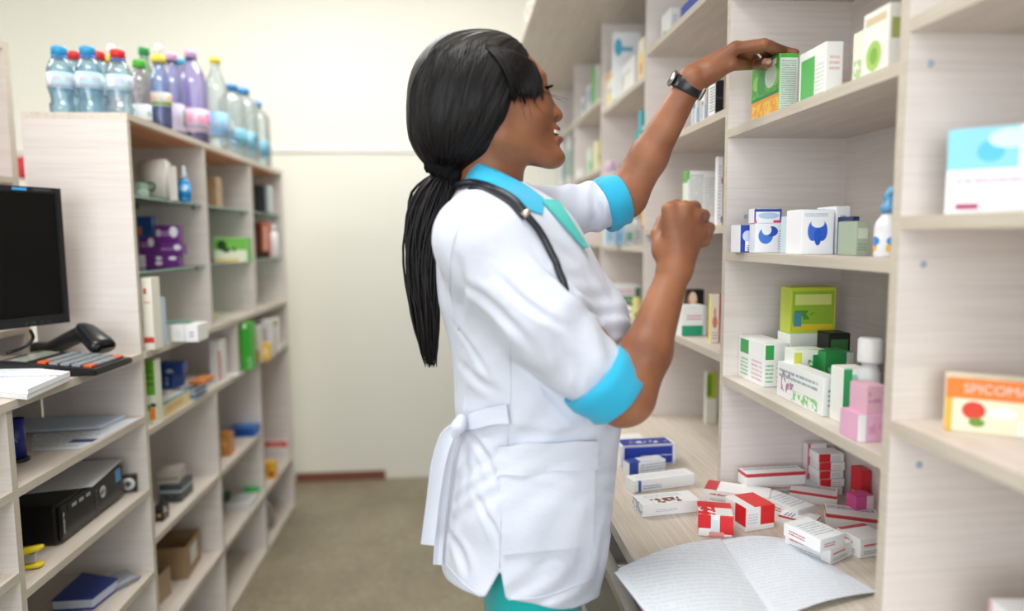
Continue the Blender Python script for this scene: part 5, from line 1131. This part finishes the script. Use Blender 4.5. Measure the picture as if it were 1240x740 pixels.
# ---- hair: swept back cap
Hs_ = SDF()
Hs_.add(ell(W(566, 122, YC), (.0935, .094, .1040), .0), 0)
Hs_.add(ell(W(598, 99, YC), (.060, .084, .069), -.35), .03)
Hs_.add(ell(W(545, 160, YC), (.060, .075, .060), .3), .03)
Hs_.add(rc(W(545, 175, YC), W(541, 204, YC), .045, .019), .03)
_hz = [W(0, py, YC)[2] for py in (40, 66, 74, 95, 122, 145, 170, 196, 215)][::-1]
_hx = [W(px, 120, YC)[0] for px in (660, 643, 639, 630, 617, 611, 603, 588, 575)][::-1]
pole_f, pole_b = W(628, 62, YC), W(541, 212, YC); axis = pole_b-pole_f; axis /= np.linalg.norm(axis); e1 = np.array([0, 1., 0]); e2 = np.cross(axis, e1)
def strandphi(p): q = p-pole_f; return np.arctan2(q@e1, q@e2)
def hairpost(p, d):
    ph = strandphi(p); t = (p-pole_f)@axis
    g = np.sin(ph*41+2*np.sin(t*30))*.5+np.sin(ph*77+1.3+3*np.sin(t*22+ph*3))*.35+np.sin(ph*17+t*14)*.8
    d = d+g*.0008
    cutx = np.interp(p[..., 2], _hz, _hx)-.02*np.clip((YC-.02-p[..., 1])/.08, 0, 1)*0
    return smax(d, p[..., 0]-cutx, .006)
Hs_.post = hairpost
hair, _ = sdf_obj('hair', Hs_, (-.10, .98, 1.33), (.16, 1.22, 1.62), .0022, M['hair'], person); child(hair)
# loose strands lying over the cap (sheen lines) and the fringe sweeping over the temple
rng = random.Random(3)
def onhair(px, py, off=.0012): return Hs_.hit(px, py, off)
st_ = []; NS = 380; allp = []
for k in range(NS):
    u = rng.random(); jt = lambda: rng.uniform(-1.5, 1.5)
    a = (522+114*u+jt(), 58-12*math.sin(math.pi*min(1, u*1.15))+14*max(0, u-.75)+jt()+2); b = (499+114*u**.9+jt(), 108+12*u+jt()); c = (502+95*u**.9+jt(), 158+9*u+jt()); d = (530+27*u+jt(), 200+3*u)
    pp = spline([a+(0,), b+(0,), c+(0,), d+(0,)], 40)[:, :2]; i0 = rng.randint(0, 14); i1 = rng.randint(24, 39); allp.append(pp[np.linspace(i0, i1, 12).astype(int)])
H_ = Hs_.hits(np.concatenate(allp), .0005).reshape(NS, 12, 3)
for pts in H_:
    if np.abs(np.diff(pts[:, 1])).max() > .03 or pts[:, 1].max() > 1.2: continue
    st_.append((pts, np.array([.0002]+[.0007]*10+[.0003])))
child(tubes('hair_strands', st_, M['hair'], person, 4))['kind'] = 'stuff'
def onheads(P2, off):
    a, b = S.hits(P2, 0), Hs_.hits(P2, 0); m_ = (a[:, 1] < b[:, 1])[:, None]; q = np.where(m_, a, b)
    return q+np.array([.10, -1, .15])*np.asarray(off).reshape(-1, 1)
def onhead(px, py, off): return onheads([(px, py)], off)[0]
fr_ = []; allp = []; offs = []; NFr = 230
for k in range(NFr):
    u = rng.random() if k < 185 else rng.uniform(.78, 1.06); lay = rng.random(); cl = math.sin(u*19)*4+math.sin(u*43)*3
    p0 = (586+46*u, 54+13*u*u+rng.uniform(0, 5)); m1 = (601+42*u+rng.uniform(-2, 2), 72+5*u+rng.uniform(-2, 2)); m2 = (612+40*u+rng.uniform(-2, 2), 96+3*u)
    tp = (619+34*u+rng.uniform(-3, 3)+cl*.3, 122-5*u+rng.uniform(-9, 5)+cl); allp.append(spline([p0+(0,), m1+(0,), m2+(0,), tp+(0,)], 10)[:, :2]); offs.append(.0012+.0050*lay*np.minimum(1, np.arange(10)/4))
Hf = onheads(np.concatenate(allp), np.concatenate(offs)).reshape(NFr, 10, 3)
for k in range(NFr):
    pts = Hf[k]
    for i_ in range(10):
        if pts[i_, 1] > 1.12: pts[i_] = on(*allp[k][i_], y=(pts[i_-1, 1]+.003 if i_ else 1.06))
    pts[1:-1] = .5*pts[1:-1]+.25*(pts[:-2]+pts[2:]); fr_.append((pts, [.0010, .0018, .0022, .0022, .0021, .0019, .0016, .0012, .0008, .0003]))
child(tubes('fringe', fr_, M['hair'], person, 5))['kind'] = 'stuff'
fly = []
for k in range(6):
    if k < 3:
        a, b, c = (630+k*8, 112), (631+k*9, 126), (638+k*10+rng.uniform(-5, 5), 140+rng.uniform(0, 14)); pts = [onhead(u, v, .0012) for u, v in spline([a+(0,), b+(0,), c+(0,)], 9)[:, :2]]
    else:
        a, b, c = (652, 104+k), (668, 111+k), (686+rng.uniform(-8, 4), 118+k); pts = spline([onhead(*a, .003), W(*b, 1.068), W(*c, 1.07)], 9)
    fly.append((pts, [.00022]*8+[.0001]))
child(tubes('flyaway_hairs', fly, M['hair'], person, 4))['kind'] = 'stuff'
# ponytail
pt_ = []
for k in range(420):
    a = rng.uniform(0, 2*math.pi); r = math.sqrt(rng.random()); cu, cv_ = r*math.cos(a), r*math.sin(a); L_e = rng.uniform(.78, 1.0) if rng.random() < .85 else rng.uniform(.5, .8)
    ctrl = [(541, 207, 9, .012), (531, 226, 19, .022), (522, 255, 26, .030), (511, 300, 21, .030), (511, 345, 19, .027), (515, 390, 16, .022), (519, 428, 11, .014), (522, 446, 6, .008)]
    ph = rng.uniform(0, 6.28); pts = []
    for i, (cx, cy, wx, wy) in enumerate(ctrl):
        wob = 2.2*math.sin(i*1.3+ph)*(i > 1); px = cx+cu*wx+wob; py = 207+(cy-207)*L_e; pts.append(W(px, py, 1.092+cv_*wy+.003*math.sin(i*1.7+ph)))
    pts = spline(pts, 15); pt_.append((pts, np.array([.0016]+[.0019]*9+[.0016, .0013, .0010, .0007, .0003])))
child(tubes('ponytail', pt_, M['hair'], person, 5))['kind'] = 'stuff'
# scrunchie
sc_c, sc_d = W(540.5, 208, 1.094), W(531, 226, 1.094)-W(545, 196, 1.094); sc_d /= np.linalg.norm(sc_d)
q1 = np.cross(sc_d, [0, 1, 0]); q1 /= np.linalg.norm(q1); q2 = np.cross(sc_d, q1); V_, F_ = [], []; nu, nv = 60, 14
for i in range(nu):
    a = 2*math.pi*i/nu; rm = .020+.0010*math.sin(9*a); rr = .0115+.0016*math.sin(13*a+1)+.001*math.sin(29*a)
    for j in range(nv):
        b = 2*math.pi*j/nv; e_ = q1*math.cos(a)*1.15+q2*math.sin(a); rj = rr*(1+.10*math.sin(5*b+7*a)); V_.append(tuple(sc_c+e_*(rm+rj*math.cos(b))+sc_d*rj*1.15*math.sin(b)))
for i in range(nu):
    for j in range(nv): F_.append((i*nv+j, ((i+1) % nu)*nv+j, ((i+1) % nu)*nv+(j+1) % nv, i*nv+(j+1) % nv))
me = bpy.data.meshes.new('scrunchie'); me.from_pydata(V_, [], F_); me.update()
child(link('scrunchie', me, plain('#0c0c0e', .9, 0, .2), person, True))

# ---- white coat
Cs = SDF()
rowpx = [(222, 560, 634, .060), (232, 552, 652, .085), (245, 544, 672, .120), (262, 536, 690, .145), (290, 528, 706, .155), (320, 526, 722, .155), (350, 529, 740, .150), (390, 538, 749, .148), (430, 547, 750, .142), (470, 552, 749, .138), (505, 553, 748, .138), (540, 548, 746, .146), (600, 539, 738, .158), (650, 534, 731, .162), (690, 535, 724, .164), (740, 545, 716, .164), (770, 548, 714, .164)]
rows = [(W(600, py, YC)[2], W(b, py, YC)[0], W(f, py, YC)[0], hw) for py, b, f, hw in rowpx]
Cs.add(loft(rows, YC, 2.25), 0)
Cs.add(ell(W(582, 288, .985), (.064, .056, .060)), .05)                         # near shoulder
Cs.add(ell(W(640, 265, 1.225), (.060, .050, .052)), .04)                        # far shoulder
sl0, sl1, sl2 = W(594, 300, .978), W(655, 385, .948), W(714, 450, .943)
Cs.add(rc(sl0, sl1, .066, .0600), .035); Cs.add(rc(sl1, sl2, .0600, .0510), .012)
fs0, fs2 = W(640, 266, 1.235), W(733, 247, 1.222)
Cs.add(rc(fs0, fs2, .056, .0430), .03)
Cs.add(ell(W(722, 385, YC), (.038, .105, .050), -.3), .04)                      # bust
def capcut(c, n_):
    n_ = n_/np.linalg.norm(n_); return lambda p: (p-c)@n_
ax_n = W(750, 483, .945)-W(722, 456, .943); ax_f = W(757, 239, 1.22)-W(731, 250, 1.223)
CRE = [[(545, 388), (572, 425), (600, 468)], [(552, 436), (580, 462), (606, 478)], [(564, 522), (585, 548), (600, 585)], [(560, 530), (566, 575), (560, 620)], [(572, 590), (598, 640), (604, 668)], [(556, 340), (600, 372), (652, 428)],
  [(690, 425), (700, 460), (692, 488)], [(668, 405), (682, 440), (672, 470)], [(640, 300), (690, 350), (732, 395)], [(655, 285), (700, 320), (735, 372)], [(700, 236), (708, 262), (704, 288)], [(716, 230), (724, 256), (720, 282)], [(684, 236), (690, 258), (692, 282)],
  [(548, 300), (560, 345), (556, 395)], [(600, 330), (640, 370), (690, 400)], [(640, 590), (680, 600), (712, 596)], [(625, 440), (660, 470), (700, 512)], [(540, 640), (556, 670), (566, 700)], [(650, 690), (672, 676), (700, 690)], [(615, 520), (650, 528), (700, 522)]]
CSEG = []
for k_, c_ in enumerate(CRE):
    h_ = Cs.hits(spline([a+(0,) for a in c_], 9)[:, :2]); h_ = h_[h_[:, 1] < 1.34]
    if len(h_) > 2 and np.linalg.norm(np.diff(h_, axis=0), axis=1).max() < .08: CSEG.append((h_, h_.min(0)-.02, h_.max(0)+.02, .0024+.0014*(k_ % 3), .0050+.0025*(k_ % 2)))
def crease(p, h_, am, wd):
    best = np.full(p.shape[:-1], 9.); tt = np.zeros(p.shape[:-1]); n_ = len(h_)-1
    for i_ in range(n_):
        a, ab_ = h_[i_], h_[i_+1]-h_[i_]; t = np.clip(((p-a)@ab_)/(ab_@ab_), 0, 1); q = np.linalg.norm(p-a-t[..., None]*ab_, axis=-1); m_ = q < best; best = np.where(m_, q, best); tt = np.where(m_, (i_+t)/n_, tt)
    return am*np.sin(np.pi*np.clip(tt*.96+.02, 0, 1))*(np.exp(-(best/wd)**2)-.5*np.exp(-((best-wd*2.1)/(wd*1.2))**2))
def coatpost(p, d):
    x, y, z = p[..., 0], p[..., 1], p[..., 2]
    # soft wrinkles: diagonal pulls under the arm, gathers at the tied waist, rings in the sleeves
    wsum = np.sin((x*.8+z*.6)*95+3*np.sin(z*21+y*17))*np.exp(-((z-1.10)/.10)**2)*.0010
    wsum += np.sin((z*.95-x*.35)*70+2.5*np.sin(x*30))*np.exp(-((z-.98)/.07)**2)*.0015
    wsum += np.sin((x*.9+z*.25)*58+2*np.sin(z*16))*np.clip((.95-z)/.2, 0, 1)*.0016
    wsum += np.sin(x*23+z*31+2*np.sin(x*19-z*13))*.0016
    ta = (p-sl0)@(sl2-sl0)/((sl2-sl0)@(sl2-sl0)); wsum += np.sin(ta*34+4*np.sin(z*26+y*30))*np.clip(ta-.25, 0, .7)*.0024*(y < 1.03)
    tf = (p-fs0)@(fs2-fs0)/((fs2-fs0)@(fs2-fs0)); wsum += np.sin(tf*24+x*20-z*60)*np.clip(tf-.1, 0, .8)*.0030*(y > 1.15)
    pl, ph_ = p.reshape(-1, 3).min(0), p.reshape(-1, 3).max(0)
    for h_, lo_, hi_, am, wd in CSEG:
        if (pl < hi_).all() and (ph_ > lo_).all(): wsum = wsum+crease(p, h_, am, wd)
    d = d+wsum
    hem = .712+(YC-y)*.24-(x-.10)*.16+.004*np.sin(x*40+y*25)
    d = smax(d, hem-z, .004)
    # side slit
    sx, sz = slit[0], slit[2]; w_ = (sz-z)*.72
    pr = np.maximum(np.maximum(np.abs(x-sx+.010*(sz-z)/.05)-w_*.5, z-sz), y-(YC-.05)); d = smax(d, -pr, .003)
    # front opening at the neck
    a = W(655, 236, YC); b = W(702, 292, YC); nx_, nz_ = (b[2]-a[2]), -(b[0]-a[0])
    return d
slit = W(606, 690, .955)
Cs.post = coatpost
coat, _ = sdf_obj('coat', Cs, (-.10, .82, .62), (.42, 1.36, 1.44), .003, M['coat'], person); child(coat)

# ---- turned-up cuffs
def cuff(c0, c1, r0, r1, name='cuff'):
    d = c1-c0; L = np.linalg.norm(d); d = d/L; u = np.cross(d, [0, 0, 1.]); u /= np.linalg.norm(u); v = np.cross(u, d); V_, F_ = [], []; n = 56
    prof = [(0, r0-.006), (-.004, r0-.001), (-.003, r0+.003), (.3*L, r0+.004), (.7*L, r1+.004), (L-.002, r1+.0035), (L+.001, r1+.001), (L-.001, r1-.003), (.5*L, r1-.004), (.2*L, r0-.007)]
    m_ = len(prof)
    for i in range(n):
        a = 2*math.pi*i/n
        for t, r in prof: rr = r+.0012*math.sin(3*a+1)+.0007*math.sin(8*a+t*160); V_.append(tuple(c0+d*t+(u*math.cos(a)+v*math.sin(a))*rr))
    for i in range(n):
        for j in range(m_): F_.append((i*m_+j, ((i+1) % n)*m_+j, ((i+1) % n)*m_+(j+1) % m_, i*m_+(j+1) % m_))
    me = bpy.data.meshes.new(name); me.from_pydata(V_, [], F_); me.update()
    bm = bmesh.new(); bm.from_mesh(me); bmesh.ops.recalc_face_normals(bm, faces=bm.faces[:]); bm.to_mesh(me); bm.free()
    return child(link(name, me, M['turq'], person, True))
cuff(W(719, 454, .943), W(750, 482, .944), .0535, .0475); cuff(W(731, 249, 1.222), W(754, 240, 1.224), .0465, .0430)

# ---- collar
cs = [((566, 203, 1.10), (556, 223, 1.10)), ((571, 200, 1.068), (563, 224, 1.052)), ((583, 201, 1.046), (579, 226, 1.026)), ((608, 211, 1.036), (605, 236, 1.010)), ((634, 222, 1.042), (632, 250, 1.012)), ((659, 240, 1.060), (657, 259, 1.036))]
def pix(p):
    d = np.asarray(p, float)-CP; w_ = d@_fw; return 620+F_PX*(d@CR)/w_, 370-F_PX*(d@CU)/w_
def ycol(sgn):
    T_3 = spline([W(*a) for a, b in cs], 26); B_3 = spline([W(*b) for a, b in cs], 26); g = []
    for i in range(9):
        v = i/8; row = T_3*(1-v)+B_3*v; row = row+np.array([0, -.004*math.sin(math.pi*v), 0])
        pq = [pix(q) for q in row]; hq_ = Cs.hits(pq); row = np.array([q if h_[1] > q[1]+.004 else on(*c_, y=h_[1]-.0045) for q, h_, c_ in zip(row, hq_, pq)])
        if sgn > 0: row = row*np.array([1, -1, 1])+np.array([0, 2*YC, 0])
        g.append(row)
    return g
child(solid_sheet('collar', ycol(-1), .0028, M['turq'], person)); child(solid_sheet('collar', ycol(1), .0028, M['turq'], person))
# collar stand round the neck
V_, F_ = [], []; n = 40
for i in range(n):
    a = 2*math.pi*i/n; c_ = W(600, 214, YC); 
    for dz, r in ((-.05, .060), (.0, .056), (.006, .0545), (.0, .053), (-.05, .056)):
        V_.append((c_[0]-.002+math.cos(a)*r*.92, YC+math.sin(a)*r, c_[2]+dz-.022*math.cos(a)))
for i in range(n):
    for j in range(5): F_.append((i*5+j, ((i+1) % n)*5+j, ((i+1) % n)*5+(j+1) % 5, i*5+(j+1) % 5))
me = bpy.data.meshes.new('collar_stand'); me.from_pydata(V_, [], F_); me.update(); child(link('collar_stand', me, M['turq'], person, True))
# ---- shirt seen in the coat opening, and the lapel edge
def patch(name, q, S_, nu, nv, off, th, mat, sx=None):
    """q: four pixel corners (tl, tr, br, bl) laid on the cloth surface"""
    pp = []
    for i in range(nv):
        v = i/(nv-1)
        for j in range(nu): u = j/(nu-1); pp.append((1-v)*((1-u)*np.array(q[0])+u*np.array(q[1]))+v*((1-u)*np.array(q[3])+u*np.array(q[2])))
    g = S_.hits(pp, off).reshape(nv, nu, 3)
    return child(solid_sheet(name, g, -th, mat, person))
def front_of(px, py):
    h_ = Cs.hit(px, py); return on(px, py, y=min(h_[1]-.003, 1.085))
patch('shirt_front', ((655, 245), (674, 246), (709, 301), (705, 302)), Cs, 6, 16, .0030, .003, M['mint'])
# ---- pockets, seams, belt
patch('pocket', ((606, 574), (719, 566), (716, 660), (609, 671)), Cs, 14, 12, .0014, .003, M['coat'])
patch('pocket_flap', ((603, 540), (721, 532), (721, 567), (603, 577)), Cs, 14, 6, .0034, .003, M['coat'])
def seam(pts, r=.0009, n=24, off=.0004):
    return child(tubes('seam', [(Cs.hits(spline([(a, b, 0) for a, b in pts], n)[:, :2], off), r)], M['coat'], person, 5))
seam([(617, 395), (618, 440), (618, 490), (612, 560), (606, 640), (605, 688)])
seam([(560, 262), (548, 300), (545, 350), (556, 400)]); seam([(586, 726), (560, 705), (540, 683)]); seam([(615, 726), (660, 722), (716, 702)])
seam([(606, 570), (660, 566), (719, 560)]); seam([(611, 664), (660, 659), (716, 652)])
def band(name, pts, wid, off, th=.0035, hit=True):
    """cloth strip: centre line pixels (px, py[, y]) with half width in pixels"""
    c = np.array(pts, float); sp = spline(c, 22); g = [[], [], []]; tg = np.gradient(sp[:, :2], axis=0); tg /= np.linalg.norm(tg, axis=1)[:, None]
    for k in range(22):
        nrm = np.array([-tg[k, 1], tg[k, 0]]); w_ = np.interp(k/21, np.linspace(0, 1, len(wid)), wid)
        for r_, s in enumerate((-1, 0, 1)):
            q = sp[k, :2]+nrm*w_*s; g[r_].append(Cs.hit(q[0], q[1], off) if hit else W(q[0], q[1], sp[k, 2]+.004*(s == 0)))
    return child(solid_sheet(name, g, -th if hit else th, M['coat'], person))
band('belt', [(618, 500), (598, 503), (578, 509), (559, 515)], (12.5, 11, 10, 7), .0055)
band('belt_tail', [(553, 516, 1.00), (541, 530, .995), (531, 562, .995), (524, 610, 1.0), (518, 660, 1.0)], (5, 8, 8.5, 7.5, 8), 0, .002, False)
band('belt_tail', [(554, 520, 1.03), (545, 545, 1.03), (538, 590, 1.035), (533, 640, 1.035), (530, 684, 1.035)], (4, 6, 6, 5, 5), 0, .002, False)
kp = W(555.5, 516, 1.0); Ks = SDF(); Ks.add(ell(kp, (.012, .013, .011), .5), 0).add(rc(kp+np.array([.004, .0, .010]), kp+np.array([-.006, 0, -.012]), .008, .007), .006)
kn, _ = sdf_obj('belt_knot', Ks, kp-.03, kp+.03, .0025, M['coat'], person); child(kn)
# ---- trousers and shoes
Ts = SDF()
Ts.add(loft([(.60, .040, .185, .125), (.70, .035, .192, .130), (.80, .032, .200, .128), (.92, .03, .215, .12)], YC, 2.2), 0)
for h_, k_, a_ in FT: Ts.add(rc(h_+[0, 0, -.05], k_, .068, .064), .03); Ts.add(rc(k_, a_+[0, 0, .01], .064, .064), .02)
def trpost(p, d): return d+np.sin(p[..., 0]*50+p[..., 2]*18+2*np.sin(p[..., 2]*14))*.0018
Ts.post = trpost
tr, _ = sdf_obj('trousers', Ts, (-.05, .85, .0), (.30, 1.35, .95), .0045, M['teal'], person); child(tr)
for h_, k_, a_ in FT:
    Ss = SDF(); Ss.add(rc(a_+[-.02, 0, -.042], a_+[.06, 0, -.048], .040, .038), 0).add(rc(a_+[.06, 0, -.05], a_+[.135, 0, -.054], .038, .030), .01); Ss.post = lambda p, d: np.maximum(d, .002-p[..., 2])
    s_, _ = sdf_obj('shoe', Ss, a_+[-.10, -.07, -.1], a_+[.22, .07, .03], .004, plain('#e8e8ea', .4), person); child(s_)

# ================================================================== things she wears
stet = thing('stethoscope', 'black stethoscope tubing hanging round her neck over the coat', 'stethoscope')
line = [(556, 227), (575, 226), (598, 234), (618, 245), (634, 261)]
p1 = np.array([Cs.hit(u, v, .0052) for u, v in spline([(a, b, 0) for a, b in line], 20)[:, :2]])
line2 = [(634, 261), (650, 280), (663, 304), (672, 323), (680, 340)]
p2 = np.array([Cs.hit(u, v, .0046) for u, v in spline([(a, b, 0) for a, b in line2], 20)[:, :2]])
blk = plain('#1a1e26', .35)
back = [p1[0]+np.array([-.006, .02, .002]), np.array([p1[0][0]-.012, YC, p1[0][2]+.004]), p1[0]*np.array([1, -1, 1])+np.array([-.006, 2*YC-.02, .0]), p1[8]*np.array([1, -1, 1])+np.array([0, 2*YC, .0]), p1[-1]*np.array([1, -1, 1])+np.array([0, 2*YC, 0])]
tubes('neck_tube', [(np.vstack([spline(back, 24)[::-1], p1]), .0068)], blk, stet, 12)
tubes('chest_tube', [(np.vstack([p2, p2[-1]+np.array([[.003, -.001, -.012], [.005, .004, -.03]])]), .0052)], blk, stet, 12)
d_ = p2[1]-p1[-2]; d_ /= np.linalg.norm(d_)
tubes('metal_ring', [(np.array([p1[-1]-d_*.004, p1[-1]+d_*.004]), .0074)], plain('#d9cdb8', .3, .8), stet, 14)
p3 = p1[:-1]+np.array([0, -.002, -.0085]); tubes('ear_tube', [(np.vstack([p3[4:], p1[-1][None]]), .0050)], blk, stet, 10)

# wrist watch on the left arm
wa = fW-fB; wa /= np.linalg.norm(wa); wc = W(836, 100, 1.178)-wa*.008; u = np.cross(wa, [0, 1, 0]); u /= np.linalg.norm(u); v = np.cross(wa, u)
watch = thing('wristwatch', 'black wristwatch with silver buckle on her left wrist', 'watch')
def wring(name, a0, a1, r, hw, th, mat, n=30):
    V_, F_ = [], []
    for i in range(n):
        a = a0+(a1-a0)*i/(n-1); e_ = u*math.cos(a)+v*math.sin(a)
        for t, rr in ((-hw, r), (-hw, r+th*.8), (-hw*.8, r+th), (hw*.8, r+th), (hw, r+th*.8), (hw, r)): V_.append(tuple(wc+wa*t+e_*rr))
    for i in range(n-1):
        for j in range(6): F_.append((i*6+j, (i+1)*6+j, (i+1)*6+(j+1) % 6, i*6+(j+1) % 6))
    F_.append(tuple(range(6))); F_.append(tuple((n-1)*6+j for j in range(6))[::-1])
    me = bpy.data.meshes.new(name); me.from_pydata(V_, [], F_); me.update(); bm = bmesh.new(); bm.from_mesh(me); bmesh.ops.recalc_face_normals(bm, faces=bm.faces[:]); bm.to_mesh(me); bm.free()
    return link(name, me, mat, watch, True)
wring('strap', 0, 2*math.pi*.999, .0246, .0105, .0034, plain('#14161a', .3), 48)
def wang(dv): dv = np.asarray(dv, float); return math.atan2(dv@v, dv@u)
ab = wang((.75, -.55, -.45)); wring('buckle', ab-.16, ab+.16, .0279, .0118, .0016, M['chrome'], 8); wring('strap_end', ab+.2, ab+1.0, .0281, .0095, .0026, plain('#14161a', .3), 10)
aw = wang((-.87, .1, .5)); e_ = u*math.cos(aw)+v*math.sin(aw); tubes('watch_case', [(np.array([wc+e_*.0270, wc+e_*.0280, wc+e_*.0330, wc+e_*.0340]), [.0125, .0145, .0145, .0125])], M['chrome'], watch, 24); tubes('watch_dial', [(np.array([wc+e_*.0341, wc+e_*.0347]), [.0118, .0115])], M['black'], watch, 24)
# thumb nail of the reaching hand
tt_ = far_t[3]-far_t[2]; tt_ /= np.linalg.norm(tt_); cv3 = CP-far_t[3]; cv3 /= np.linalg.norm(cv3); nv_ = cv3*.95+np.array([0, 0, .2]); nv_ -= tt_*(nv_@tt_); nv_ /= np.linalg.norm(nv_); bv_ = np.cross(tt_, nv_); g = []
for i in range(7):
    row = []
    for j in range(7):
        a, b = (i/6-.5)*2, (j/6-.5)*2; w_ = .0052*(1-.25*max(0, b)**3); l_ = .0068
        row.append(far_t[3]+tt_*(b*l_*(1-.18*a*a)+.0012)+bv_*a*w_+nv_*(.0092*math.sqrt(max(0, 1-(a*w_/.0095)**2))-.0009*max(0, b)-.0002))
    g.append(row)
child(solid_sheet('thumb_nail', g, .0006, plain('#dcb3a2', .25), person))
